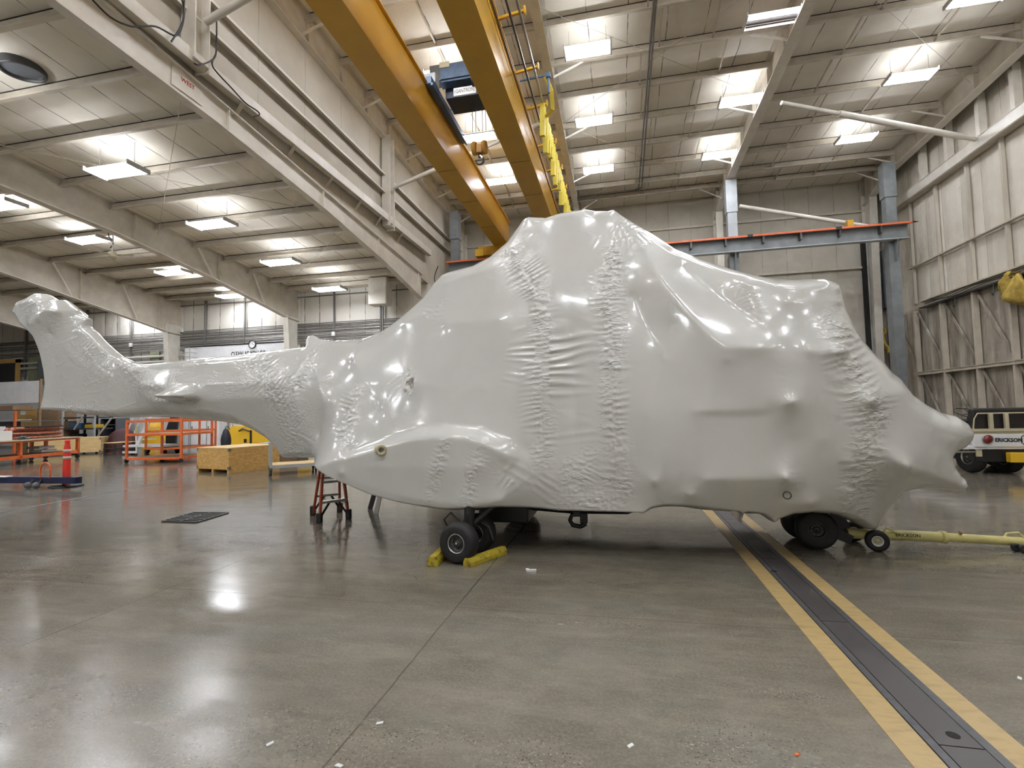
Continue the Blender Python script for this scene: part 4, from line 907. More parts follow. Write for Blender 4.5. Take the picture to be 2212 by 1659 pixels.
# taut lines and points the film lies on: (photo x, y, distance in front of the centre plane)
LINES = [
 [(44,655,.22),(70,648,.3),(105,662,.28)], [(75,690,.34),(95,668,.36),(120,672,.3)], [(60,700,.25),(82,688,.34)],
 [(110,720,.16),(190,800,.16),(250,830,.2)], [(120,780,.12),(130,870,.12),(200,880,.18)], [(160,700,.13),(235,770,.11)],
 [(300,830,.36),(322,832,.40),(400,830,.42),(500,828,.44),(600,826,.50)], [(300,845,.36),(322,862,.40),(400,868,.42),(500,862,.45),(590,858,.52)],
 [(323,855.5,.80),(345,857,.86),(372,855.5,.80)], [(330,866,.42),(375,867,.42)], [(395,880,.40),(430,900,.36)],
 [(620,800,.45),(640,870,.55),(625,930,.48),(618,975,.36)], [(680,790,.5),(700,870,.68),(690,940,.6)],
 [(666,732,.08),(672,745,.16)],
 [(760,770,.6),(800,830,.8),(820,900,.92)], [(900,830,.98),(960,840,1.0),(1050,840,1.02)], [(885,828,1.05)], [(870,700,.55),(920,680,.62)],
 [(962,612,.52),(1000,597,.55),(1045,586,.57),(1085,570,.55),(1110,555,.5)],
 [(962,700,.78),(1080,690,.80)],
 [(1142,468,.28),(1143,490,.36),(1150,540,.5)], [(1105,545,.5),(1140,600,.62),(1165,640,.72),(1172,720,.85),(1170,840,1.0),(1172,960,1.06)],
 [(1326,455,.2),(1328,480,.36),(1322,560,.60),(1318,640,.78),(1320,740,.92),(1325,860,1.03),(1335,1000,1.06),(1340,1090,1.0)],
 [(1250,1000,1.02),(1230,700,.80)],
 [(1335,470,.3),(1375,520,.47),(1400,560,.60),(1440,620,.77),(1490,680,.93),(1540,730,1.05),(1562,748,1.09)],
 [(1368,640,.66),(1400,710,.79),(1440,780,.95)], [(1470,570,.44),(1570,650,.68),(1640,700,.86)],
 [(1562,750,1.10),(1600,750,1.11),(1640,749,1.11),(1672,752,1.09)], [(1565,775,1.10),(1680,775,1.09)], [(1745,757,1.06),(1830,757,1.0)],
 [(1500,889,1.085),(1560,888,1.10),(1665,886,1.10)], [(1500,896,1.075),(1660,894,1.085)],
 [(1525,1036,1.09),(1670,1036,1.09)], [(1525,1042,1.07),(1670,1042,1.07)], [(1430,1098,.93),(1540,1098,.91),(1610,1097,.89)],
 [(1400,900,1.04),(1450,700,.84)], [(1420,1060,1.02)], [(1412,1041,1.10)], [(1492,1071,1.08)],
 [(1693,872,1.16)], [(1706,868,1.2),(1720,868,1.18)], [(1700,1032,1.22)], [(1707,1042,1.15)],
 [(1600,610,.68),(1690,612,.74),(1790,606,.72),(1815,612,.66)], [(1700,650,.86),(1810,650,.72)],
 [(1818,690,.78),(1838,770,.86),(1862,830,.90),(1880,862,.98)], [(1880,868,1.02),(1893,864,.98)], [(1885,885,.86),(1905,900,.84)], [(1910,856,.82),(1950,848,.66),(1962,850,.60)],
 [(1925,770,.55),(1965,830,.5),(2010,880,.46),(2060,905,.42),(2090,930,.34)],
 [(1830,1000,.95),(1850,940,.94)], [(1960,1005,.86),(1968,1012,.82)], [(1940,1000,.86),(1900,960,.86)], [(1970,1018,.72),(2000,1022,.52),(2040,1036,.36),(2080,1050,.2)], [(1975,1030,.5),(2030,1046,.3),(2075,1058,.16)],
 [(2020,960,.46),(2060,950,.42)], [(1890,1050,.62),(1886,1100,.44),(1885,1135,.28)], [(1830,1060,.84),(1830,1095,.7)], [(1930,1050,.6),(1950,1055,.5)],
 [(1690,1090,.95),(1760,1088,.92)], [(1700,950,1.05),(1780,950,1.02)],
 [(684,1010,1.08),(700,1004,1.13),(730,993,1.19),(760,983.5,1.24),(800,972,1.28),(835,963,1.30),(870,952,1.32),(905,945,1.33),(960,942,1.34),(1010,946,1.34),(1040,955,1.34),(1070,970,1.32),(1095,986,1.28),(1108,1000,1.22)],
 [(760,975,1.05),(835,948,1.12),(905,925,1.12),(960,918,1.12),(1040,925,1.14),(1110,950,1.14),(1140,975,1.1)],
 [(735,1032,1.21),(800,1050,1.28),(900,1082,1.34),(1000,1092,1.35),(1080,1082,1.30),(1115,1040,1.22)], [(800,1010,1.30),(950,1010,1.36),(1040,1010,1.35)], [(733,1023,1.27)],
]
# seams where the film gathers: (points, half width m, ripple height m, ripple spacing m, crumple)
SEAMS = [
 ([(1105,545),(1140,595),(1165,640),(1172,720),(1170,840),(1174,960),(1176,1000)], .26, .012, .060, .6),
 ([(1186,690),(1184,760),(1186,905)], .60, .020, .125, 0, 1), ([(1188,885),(1190,965)], .60, .014, .10, 0, 1), ([(1160,700),(1158,830)], .44, .016, .095, 0, -1), ([(1195,600),(1175,700)], .30, .012, .08, .2, -1),
 ([(1285,505),(1325,520),(1362,512),(1392,492)], .34, .010, .065, .0), ([(1130,500),(1155,505),(1180,490)], .22, .006, .06, 0), ([(1180,1010),(1140,1060)], .5, .012, .09, .0), ([(1230,1010),(1215,1060)], .25, .006, .06, .5),
 ([(870,800),(880,850)], .5, .012, .10, 0, -1), ([(945,655),(925,700)], .22, .009, .07, 0), ([(1700,1000),(1710,1060)], .16, .007, .05, .2), ([(1890,845),(1905,900)], .22, .012, .06, .9),
 ([(1326,540),(1316,620),(1318,720),(1322,840),(1330,960),(1338,1060)], .26, .010, .075, 1.0),
 ([(1800,700),(1828,760),(1850,820),(1880,880),(1885,930),(1868,990),(1852,1060),(1838,1110)], .30, .011, .075, .9),
 ([(560,780),(600,860),(640,930),(640,975)], .60, .008, .08, .9), ([(770,850),(752,900),(745,960)], .26, .012, .07, .5),
 ([(262,775),(300,815),(335,850),(385,850)], .32, .009, .07, 1.0), ([(120,885),(175,885),(230,895)], .16, .010, .06, .9), ([(180,740),(215,790),(260,820)], .22, .012, .10, .3),
 ([(960,958),(945,1010),(925,1080)], .14, .006, .06, .6), ([(1040,965),(1025,1010),(1010,1070),(1003,1100)], .16, .007, .06, .6), ([(1075,1015),(1110,1035),(1135,1060)], .30, .014, .085, .1),
 ([(1560,610),(1615,625),(1640,680)], .18, .007, .06, .1), ([(960,640),(945,690)], .18, .008, .07, .1), ([(1340,470),(1380,520)], .22, .008, .06, .2),
 ([(1200,1095),(1330,1085)], .25, .008, .07, .9), ([(1270,990),(1240,1060)], .22, .009, .05, .9), ([(880,800),(884,850)], .14, .016, .07, .6),
 ([(690,750),(660,800),(640,840)], .26, .007, .06, 1.0), ([(1820,690),(1826,860)], .20, .012, .10, .0), ([(1780,855),(1786,960)], .05, .005, .09, .0), ([(1688,770),(1694,850)], .05, .006, .07, .0),
]
def vnoise(x, y, seed):
    rs = np.random.RandomState(seed); T_ = rs.rand(128, 128)
    xi = np.floor(x).astype(int); yi = np.floor(y).astype(int); fx_ = x-xi; fy = y-yi
    fx_ = fx_*fx_*(3-2*fx_); fy = fy*fy*(3-2*fy)
    a = T_[yi % 128, xi % 128]; b = T_[yi % 128, (xi+1) % 128]; c = T_[(yi+1) % 128, xi % 128]; d = T_[(yi+1) % 128, (xi+1) % 128]
    return (a*(1-fx_)+b*fx_)*(1-fy)+(c*(1-fx_)+d*fx_)*fy
def build_wrap():
    P = np.array([(*hplane(x, y, o), wb, r) for x, y, o, wb, r in OUT])
    # denser, slightly smoothed outline
    pts = P
    h = 0.0125
    s0, s1 = pts[:, 0].min()-4*h, pts[:, 0].max()+4*h; z0, z1 = pts[:, 1].min()-4*h, pts[:, 1].max()+4*h
    nx, nz = int((s1-s0)/h)+1, int((z1-z0)/h)+1
    S, Z = np.meshgrid(s0+h*np.arange(nx), z0+h*np.arange(nz))
    D = np.full(S.shape, 1e9); WB = np.zeros(S.shape); RR = np.zeros(S.shape); NX = np.zeros(S.shape); NZ = np.zeros(S.shape); inside = np.zeros(S.shape, bool)
    n = len(pts)
    for i in range(n):
        a, b = pts[i], pts[(i+1) % n]
        dx, dz = b[0]-a[0], b[1]-a[1]; L2 = dx*dx+dz*dz+1e-12
        t = np.clip(((S-a[0])*dx+(Z-a[1])*dz)/L2, 0, 1)
        qx, qz = a[0]+t*dx, a[1]+t*dz; d = np.hypot(S-qx, Z-qz); m = d < D
        D[m] = d[m]; NX[m] = qx[m]; NZ[m] = qz[m]; WB[m] = (a[2]+t*(b[2]-a[2]))[m]; RR[m] = (a[3]+t*(b[3]-a[3]))[m]
        c = ((a[1] > Z) != (b[1] > Z))
        with np.errstate(divide='ignore', invalid='ignore'):
            xx = (b[0]-a[0])*(Z-a[1])/(b[1]-a[1])+a[0]
        inside ^= c & (S < xx)
    # fixed values
    def solve(step, init, iters):
        hh = h*step; sh = (nz//step+1, nx//step+1)
        gs = s0+hh*np.arange(sh[1]); gz = z0+hh*np.arange(sh[0])
        idx = np.ix_(np.minimum(np.arange(sh[0])*step, nz-1), np.minimum(np.arange(sh[1])*step, nx-1))
        ins = inside[idx]; d = D[idx]; fixed = (~ins) | (d < hh*1.01); W = np.where(fixed, WB[idx], 0.5 if init is None else init)
        for ln in LINES:
            pp = [(*hplane(x, y, w), w) for x, y, w in ln]
            if len(pp) == 1: pp = pp*2
            for a, b in zip(pp, pp[1:]):
                m = max(1, int(math.hypot(b[0]-a[0], b[1]-a[1])/hh*1.6))
                for k in range(m+1):
                    t = k/m; x, z, w = (a[j]+(b[j]-a[j])*t for j in range(3))
                    i, j = int(round((x-s0)/hh)), int(round((z-z0)/hh))
                    if 0 <= i < sh[1] and 0 <= j < sh[0] and ins[j, i]:
                        fixed[j, i] = True; W[j, i] = w
        free = ~fixed; free[0, :] = free[-1, :] = False; free[:, 0] = free[:, -1] = False
        jj, ii = np.nonzero(free); par = (ii+jj) % 2; om = 1.85 if step > 1 else 1.7
        groups = [(jj[par == q], ii[par == q]) for q in (0, 1)]
        for _ in range(iters):
            for (j, i) in groups:
                av = (W[j-1, i]+W[j+1, i]+W[j, i-1]+W[j, i+1])*0.25
                W[j, i] += om*(av-W[j, i])
        return W
    W8 = solve(8, None, 300)
    def up(Wc, step_c, step_f):
        sh = (nz//step_f+1, nx//step_f+1); r = step_c//step_f
        J = np.arange(sh[0])/r; I = np.arange(sh[1])/r
        j0 = np.minimum(J.astype(int), Wc.shape[0]-2); i0 = np.minimum(I.astype(int), Wc.shape[1]-2); fj = np.clip(J-j0, 0, 1)[:, None]; fi = np.clip(I-i0, 0, 1)[None]
        return (Wc[np.ix_(j0, i0)]*(1-fi)+Wc[np.ix_(j0, i0+1)]*fi)*(1-fj)+(Wc[np.ix_(j0+1, i0)]*(1-fi)+Wc[np.ix_(j0+1, i0+1)]*fi)*fj
    W4 = solve(4, up(W8, 8, 4), 160); W2 = solve(2, up(W4, 4, 2), 120); W = solve(1, up(W2, 2, 1), 60)
    W = W[:nz, :nx]
    # light smoothing so creases are film-soft
    for _ in range(12):
        W[1:-1, 1:-1] = W[1:-1, 1:-1]*0.5+0.125*(W[:-2, 1:-1]+W[2:, 1:-1]+W[1:-1, :-2]+W[1:-1, 2:])
    u = np.clip(1-D/np.maximum(RR, 0.02), 0, 1); rnd = np.sqrt(np.clip(1-u*u, 0, 1))
    # ripples
    disp = np.zeros(S.shape); crk = np.full(S.shape, 0.0)
    depth = np.where(inside, W, 0)
    for si, row in enumerate(SEAMS):
        ln, hw, amp, wl, cr = row[:5]; side = row[5] if len(row) > 5 else 0
        pp = []
        for x, y in ln:
            w = 0.8
            for _ in range(6):
                s_, z_ = hplane(x, y, w); i, j = int(round((s_-s0)/h)), int(round((z_-z0)/h))
                w = float(W[min(max(j, 0), nz-1), min(max(i, 0), nx-1)])
            pp.append((s_, z_))
        pp = np.array(pp)
        a0, b0 = pp.min(0)-hw-0.05, pp.max(0)+hw+0.05
        i0, i1 = max(0, int((a0[0]-s0)/h)), min(nx, int((b0[0]-s0)/h)+1); j0, j1 = max(0, int((a0[1]-z0)/h)), min(nz, int((b0[1]-z0)/h)+1)
        s_, z_ = S[j0:j1, i0:i1], Z[j0:j1, i0:i1]
        best = np.full(s_.shape, 1e9); arc = np.zeros(s_.shape); sgn = np.ones(s_.shape); acc = 0
        for a, b in zip(pp, pp[1:]):
            d = b-a; L = np.hypot(*d); t = np.clip(((s_-a[0])*d[0]+(z_-a[1])*d[1])/L/L, 0, 1)
            q = np.hypot(s_-a[0]-t*d[0], z_-a[1]-t*d[1]); m = q < best
            best[m] = q[m]; arc[m] = (acc+t*L)[m]; sgn[m] = np.sign((d[0]*(z_-a[1])-d[1]*(s_-a[0])))[m]; acc += L
        nn = vnoise(arc*2.3+7, sgn*3+5+0*arc, si+3); reach = hw*(0.45+0.75*nn)
        m = np.clip(1-best/reach, 0, 1)**0.8*np.clip(best/0.035, 0.15, 1)
        m *= np.clip(arc/0.15, 0, 1)*np.clip((acc-arc)/0.15, 0, 1)*0.9+0.1
        ph = 2*PI*arc/wl+15*vnoise(arc*4.1+1, sgn*2+2+best*1.6, si+40)+sgn*0.9
        rib = (0.5+0.5*np.sin(ph))**1.6*np.clip(2.6*vnoise(arc*6+2, sgn*5+9+best*1.5, si+80)-0.55, 0.0, 1.3)
        dd = amp*rib*m
        if side: dd = dd*(sgn == side); best = np.where(sgn == side, best, 9.0)
        c1 = np.abs(vnoise(s_*22, z_*34, si+5)-0.5)*2; c2 = np.abs(vnoise(s_*44, z_*60, si+9)-0.5)*2
        inn = np.clip(1-best/(hw*0.55), 0, 1)
        dd += cr*0.013*((1-c1)**3*1.0+(1-c2)**3*0.35)*np.clip(inn*1.6, 0, 1)*(0.4+0.8*vnoise(s_*4, z_*4, si+21))
        disp[j0:j1, i0:i1] += dd
        crk[j0:j1, i0:i1] = np.maximum(crk[j0:j1, i0:i1], (0.04+0.8*cr)*np.clip(1.3-best/(hw*0.6), 0, 1))
    disp += 0.012*(vnoise(S*1.1, Z*1.2, 77)-0.5)
    boom = np.clip((-5.6-S)/1.2, 0, 1)
    disp += boom*0.006*(1-np.abs(vnoise(S*3.3+Z*1.5, Z*7-S*1.2, 31)-0.5)*2)**6*np.clip(3*vnoise(S*2.1, Z*2.3, 32)-1.1, 0, 1); crk = np.maximum(crk, boom*0.22)
    # the torn hole behind the engine deck and the pinched knobs
    for (px, py, w_, r_, dep) in ((884, 829, 1.0, 0.055, -0.10),):
        sx_, zx_ = hplane(px, py, w_); rr_ = np.hypot((S-sx_)*1.5, Z-zx_); disp += dep*np.exp(-(rr_/r_)**2)
    W = (W+disp*np.clip(D/0.05, 0, 1))*rnd
    # mesh: keep cells touching the inside, pull outer corners on to the outline
    cell = inside[:-1, :-1] | inside[1:, :-1] | inside[:-1, 1:] | inside[1:, 1:]
    used = np.zeros(S.shape, bool)
    used[:-1, :-1] |= cell; used[1:, :-1] |= cell; used[:-1, 1:] |= cell; used[1:, 1:] |= cell
    out = used & ~inside
    SS = np.where(out, NX, S); ZZ = np.where(out, NZ, Z); W = np.where(out, 0.0, W)
    edge = out | (inside & (D < h*0.25) & used); W[edge] = np.where(out[edge], 0, W[edge])
    idx = -np.ones(S.shape, int); idx[used] = np.arange(used.sum()); N = int(used.sum())
    inn_ = used & ~out; idb = idx.copy(); idb[inn_] = N+np.arange(inn_.sum())
    sf, zf, wf = SS[used], ZZ[used], W[used]; sb, zb, wb_ = SS[inn_], ZZ[inn_], -W[inn_]*0.96
    s_all = np.concatenate([sf, sb]); z_all = np.concatenate([zf, zb]); w_all = np.concatenate([wf, wb_])
    xy = C0[None]+s_all[:, None]*EX+w_all[:, None]*NW
    co = np.column_stack([xy, z_all]).astype(np.float32)
    def quads(I, flip):
        a, b, c, d = I[:-1, :-1][cell], I[:-1, 1:][cell], I[1:, 1:][cell], I[1:, :-1][cell]
        return np.column_stack([a, b, c, d] if not flip else [d, c, b, a])
    Q = np.concatenate([quads(idx, False), quads(idb, True)]).astype(np.int32)
    me = bpy.data.meshes.new('shrink_wrap'); me.vertices.add(len(co)); me.vertices.foreach_set('co', co.ravel())
    me.loops.add(Q.size); me.loops.foreach_set('vertex_index', Q.ravel()); me.polygons.add(len(Q))
    me.polygons.foreach_set('loop_start', np.arange(0, Q.size, 4, dtype=np.int32)); me.polygons.foreach_set('loop_total', np.full(len(Q), 4, dtype=np.int32))
    me.polygons.foreach_set('use_smooth', np.ones(len(Q), bool)); me.update(calc_edges=True)
    at = me.attributes.new('crinkle', 'FLOAT', 'POINT'); cc = np.concatenate([crk[used], crk[inn_]]).astype(np.float32); at.data.foreach_set('value', cc)
    me.materials.append(MT['film'])
    def surf(px, py):
        """point of the film under a pixel of the photograph, and its distance in front of the centre plane"""
        w = 0.8
        for _ in range(10):
            s_, z_ = hplane(px, py, w); i, j = int(round((s_-s0)/h)), int(round((z_-z0)/h)); w = float(W[min(max(j, 0), nz-1), min(max(i, 0), nx-1)])
        return hpt(s_, w, z_)
    return me, surf
wrap_me, surf = build_wrap()
air = thing('wrapped_helicopter', 'large helicopter sealed in white shrink film, standing on its wheels across the hangar floor', 'helicopter', (-1.0, 6.6, 0))
wrap = bpy.data.objects.new('shrink_wrap', wrap_me); COL.objects.link(wrap); wrap.parent = air; wrap.location = (1.0, -6.6, 0)
# tape roll-like cap on the side pod, pull ring under the door, torn hole stuffing
q = surf(822, 972); nw3 = Vector((NW[0], NW[1], 0)); ex3 = Vector((EX[0], EX[1], 0))
axd = (nw3*0.75+ex3*0.66).normalized()
m = MB(); m.lathe(q-axd*0.06, axd, [(0.0, 0), (0.062, 0), (0.066, 0.01), (0.066, 0.12), (0.062, 0.128), (0.034, 0.128), (0.030, 0.12), (0.030, 0.04), (0, 0.04)], 28); o = m.build('vent_cap', MT['cream'], air); o['label'] = 'cream round vent cap on the side pod'
q = surf(1698, 1068)
m = MB(); m.tube([q+nw3*0.05+ex3*0.035*math.cos(a)+Vector((0, 0, 0.035*math.sin(a))) for a in np.linspace(0, 2*PI, 21)[:-1]], 0.006, 8, closed=True); m.build('tie_down_ring', MT['dark_metal'], air)
q = surf(884, 830)
m = MB(); rr = random.Random(5)
for k in range(9):
    a = q+nw3*0.015+Vector((rr.uniform(-.03, .03), 0, rr.uniform(-.09, .05))); b_ = a+nw3*0.02+Vector((rr.uniform(-.05, .03), 0, rr.uniform(-.06, -.02))); m.tube([a, (a+b_)/2+nw3*0.012, b_], 0.004, 5)
m.build('torn_edge_tape', MT['ply_dark'], air)
# main wheels
def wheel(c, ax, R, W_, name='main_wheel', rim=0.5, parent=None, rimmat='dark_metal', ring='chrome'):
    c = Vector(c); ax = Vector(ax).normalized(); m = MB()
    m.lathe(c, ax, [(R*rim, -W_*0.42), (R*0.80, -W_*0.5), (R*0.93, -W_*0.40), (R*0.985, -W_*0.24), (R, 0), (R*0.985, W_*0.24), (R*0.93, W_*0.40), (R*0.80, W_*0.5), (R*rim, W_*0.42)], 48)
    t_ = m.build(name, MT['black'], parent)
    m = MB(); m.lathe(c, ax, [(R*rim, -W_*0.4), (R*rim, W_*0.36), (R*rim*0.93, W_*0.42), (R*rim*0.86, W_*0.36), (R*rim*0.80, W_*0.20)], 40); m.build('rim_ring', MT[ring], t_)
    m = MB(); m.lathe(c, ax, [(R*rim*0.80, W_*0.2), (R*rim*0.62, W_*0.12), (R*rim*0.35, W_*0.16), (R*rim*0.33, W_*0.26), (R*rim*0.2, W_*0.28), (0, W_*0.29)], 32)
    for k in range(8):
        a = ax.cross(Vector((0, 0, 1))).normalized(); an = k*PI/4; p = c+ax*W_*0.16+(a*math.cos(an)+Vector((0, 0, 1))*math.sin(an))*R*rim*0.55
        m.lathe(p, ax, [(0, 0), (R*0.03, 0), (R*0.03, W_*0.06), (0, W_*0.06)], 8)
    m.build('hub', MT[rimmat], t_)
    m = MB(); m.lathe(c+ax*W_*0.29, ax, [(R*0.07, 0), (R*0.06, W_*0.1), (0, W_*0.13)], 16); m.build('hub_cap', MT[ring], t_)
    return t_
wn = nw3*0.88+ex3*(-0.10)
g = atZ(987, 1217); R_ = 0.215
cw = Vector((g.x+0.02, g.y+0.03, R_))
wheel(cw, wn, R_, 0.19, parent=air)
c2 = cw-nw3*0.46+ex3*0.03; c2.z = R_; wheel(c2, wn, R_, 0.19, parent=air)
m = MB(); m.tube([cw-nw3*0.1, c2], 0.045, 12); mid = (cw+c2)/2; m.tube([mid, Vector((mid.x+0.02, mid.y, 0.75))], 0.06, 14); m.tube([mid+Vector((0, 0, .1)), Vector((mid.x+0.35, mid.y+0.1, 0.62))], 0.03, 10)
m.build('main_gear_leg', MT['black_paint'], air)
m = MB(); m.tube([mid+ex3*(-0.05)+Vector((0, 0, 0.12)), mid+ex3*(-0.22)+Vector((0, 0, .26)), mid+ex3*(-0.30)+Vector((0, 0, .18)), mid+ex3*(-0.24)+Vector((0, 0, .06))], 0.012, 8); m.tube([mid-nw3*0.1+Vector((0, 0, .2)), mid-nw3*0.1+ex3*0.2+Vector((0, 0, .1)), mid-nw3*0.12+ex3*0.24+Vector((0, 0, -.05))], 0.018, 8)
m.build('brake_hose', MT['cable'], air)
# gear on the far side
for k in range(2):
    c3 = cw-nw3*(2.1+0.46*k); c3.z = R_; wheel(c3, wn, R_, 0.19, parent=air)
m = MB(); c3 = cw-nw3*2.35; m.tube([Vector((c3.x, c3.y, R_)), Vector((c3.x, c3.y, 0.8))], 0.06, 12); m.build('main_gear_leg', MT['black_paint'], air)
# nose gear under the cabin front: large dark wheel pair and fork
g = atZ(1768, 1186); R2 = 0.215; cn = Vector((g.x, g.y+0.08, R2))
for k in (0.06, -0.40):
    w_ = wheel(cn+nw3*k-ex3*(0.0 if k > 0 else 0.06), wn if k > 0 else -wn, R2, 0.19, 'nose_wheel', 0.42, air, 'dark_metal', 'dark_metal')
# big dark tyre-like fairing seen above the nose wheels
m = MB(); m.prism([(-.40, .34), (-.38, .47), (-.20, .56), (.16, .56), (.30, .38), (.36, .24), (.34, .17), (.24, .19), (.15, .33), (-.12, .36), (-.26, .30)], 0.20, 'y', 0.05)
Mn = basis((cn.x, cn.y-0.01, 0), EX); m.v = [Mn @ v for v in m.v]; m.build('nose_gear_fork', MT['black_paint'], air)
fa = atY(1800, 1150, cn.y-0.12); fb = atY(1838, 1166, cn.y-0.12); m = MB(); m.beam(fa, fb, 0.07, 0.10); m.beam(atY(1790, 1128, cn.y-0.1), fb, 0.05, 0.05); m.build('tow_fork', MT['black_paint'], air)
m = MB(); m.tube([Vector((cn.x, cn.y, 0.3)), Vector((cn.x+0.03, cn.y, 0.75))], 0.07, 14); m.build('nose_gear_leg', MT['black_paint'], air)
# black sheet added under the open belly, shaped to darken the floor's reflection
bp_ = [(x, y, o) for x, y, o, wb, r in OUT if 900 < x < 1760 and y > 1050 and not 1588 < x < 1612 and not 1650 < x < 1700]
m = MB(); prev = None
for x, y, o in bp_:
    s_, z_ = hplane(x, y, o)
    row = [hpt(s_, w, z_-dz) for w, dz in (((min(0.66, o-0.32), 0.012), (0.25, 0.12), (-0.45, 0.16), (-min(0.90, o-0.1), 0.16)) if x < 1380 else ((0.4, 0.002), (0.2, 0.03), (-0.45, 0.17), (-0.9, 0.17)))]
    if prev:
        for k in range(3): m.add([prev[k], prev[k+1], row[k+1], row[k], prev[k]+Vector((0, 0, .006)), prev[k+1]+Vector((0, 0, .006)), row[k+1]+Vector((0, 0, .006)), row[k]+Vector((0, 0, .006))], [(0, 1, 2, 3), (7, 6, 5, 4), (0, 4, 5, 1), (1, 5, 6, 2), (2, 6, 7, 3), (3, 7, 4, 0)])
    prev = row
m.build('underside_dark_sheet', MT['groove'], air)
# black belly plate and cargo hook
a = atY(1045, 1108, 6.35); b_ = atY(1148, 1118, 6.35)
m = MB(); m.bbox(a.x, 6.1, min(b_.z, a.z)-0.02, b_.x, 6.9, a.z+0.30, 0.02); m.build('belly_plate', MT['black_paint'], air)
q = atY(1248, 1124, 6.2)
m = MB(); m.tube([Vector((q.x+0.10, 6.2, q.z-0.035)), Vector((q.x+0.03, 6.2, q.z-0.075)), Vector((q.x-0.06, 6.2, q.z-0.06)), Vector((q.x-0.095, 6.2, q.z)), Vector((q.x-0.07, 6.2, q.z+0.06)), Vector((q.x+0.02, 6.2, q.z+0.08)), Vector((q.x+0.1, 6.2, q.z+0.07))], 0.027, 10)
m.bbox(q.x+0.03, 6.15, q.z-0.03, q.x+0.12, 6.25, q.z+0.1, 0.01); m.box(q.x-0.05, 6.17, q.z+0.05, q.x+0.09, 6.23, q.z+0.3); m.build('cargo_hook', MT['black_paint'], air)

# ================================================================== ON THE FLOOR, NEAR
# wheel chocks
def chock(pa, pb, w, h, label, lift=0.0):
    a, b_ = atZ(*pa), atZ(*pb)
    d = (b_-a); L = d.length; Mx = basis((a.x, a.y, 0), d)
    m = MB(Mx); m.prism([(-w/2, 0.002), (w/2, 0.002), (w/2, h*0.55), (w*0.28, h), (-w*0.28, h), (-w/2, h*0.55)], L, 'x', 0)
    return tag(m.build('wheel_chock', MT['yellow_chock'], None, loc=tuple((a+b_)/2)), label, 'wheel chock')
chock((1008, 1225), (1088, 1196), 0.10, 0.085, 'long worn yellow wooden chock right of the main wheel')
chock((934, 1224), (975, 1184), 0.12, 0.10, 'short worn yellow chock left of the main wheel')
# white scrap and chips
q = atZ(1147, 1234); Mx = basis(q, (1, 0.3))
m = MB(Mx); m.prism([(-.045, -.02), (.05, -.03), (.055, .0), (-.015, .005), (-.02, .035), (-.05, .035)], 0.02, 'z', 0.001)
tag(m.build('film_scrap', MT['white_bright'], None, loc=tuple(q)), 'small L-shaped scrap of white film on the floor right of the chocks', 'scrap')
for k, (px, py, lab) in enumerate(((732, 1655, 'small white paint chip at the bottom edge of the photo'), (820, 1563, 'tiny white chip left of the long floor joint'), (1362, 1612, 'tiny white chip on the speckled floor patch'),
                                   (2203, 1466, 'white chip on the floor near the right edge'), (583, 1608, 'pale chip on the floor at lower left'))):
    q = atZ(px, py); m = MB(basis(q, (1, k*0.7))); m.prism([(-.02, -.006), (.015, -.01), (.022, .006), (-.012, .012)], 0.004, 'z', 0.0005)
    tag(m.build('paint_chip', MT['white_bright'], None, loc=tuple(q)), lab, 'chip')
q = atZ(1722, 1631); m = MB(basis(q, (1, .5))); m.prism([(-.012, -.008), (.014, -.004), (.01, .008), (-.01, .008)], 0.004, 'z', 0.0005)
tag(m.build('paint_chip', MT['orange'], None, loc=tuple(q)), 'tiny orange chip on the worn speckled floor patch', 'chip')

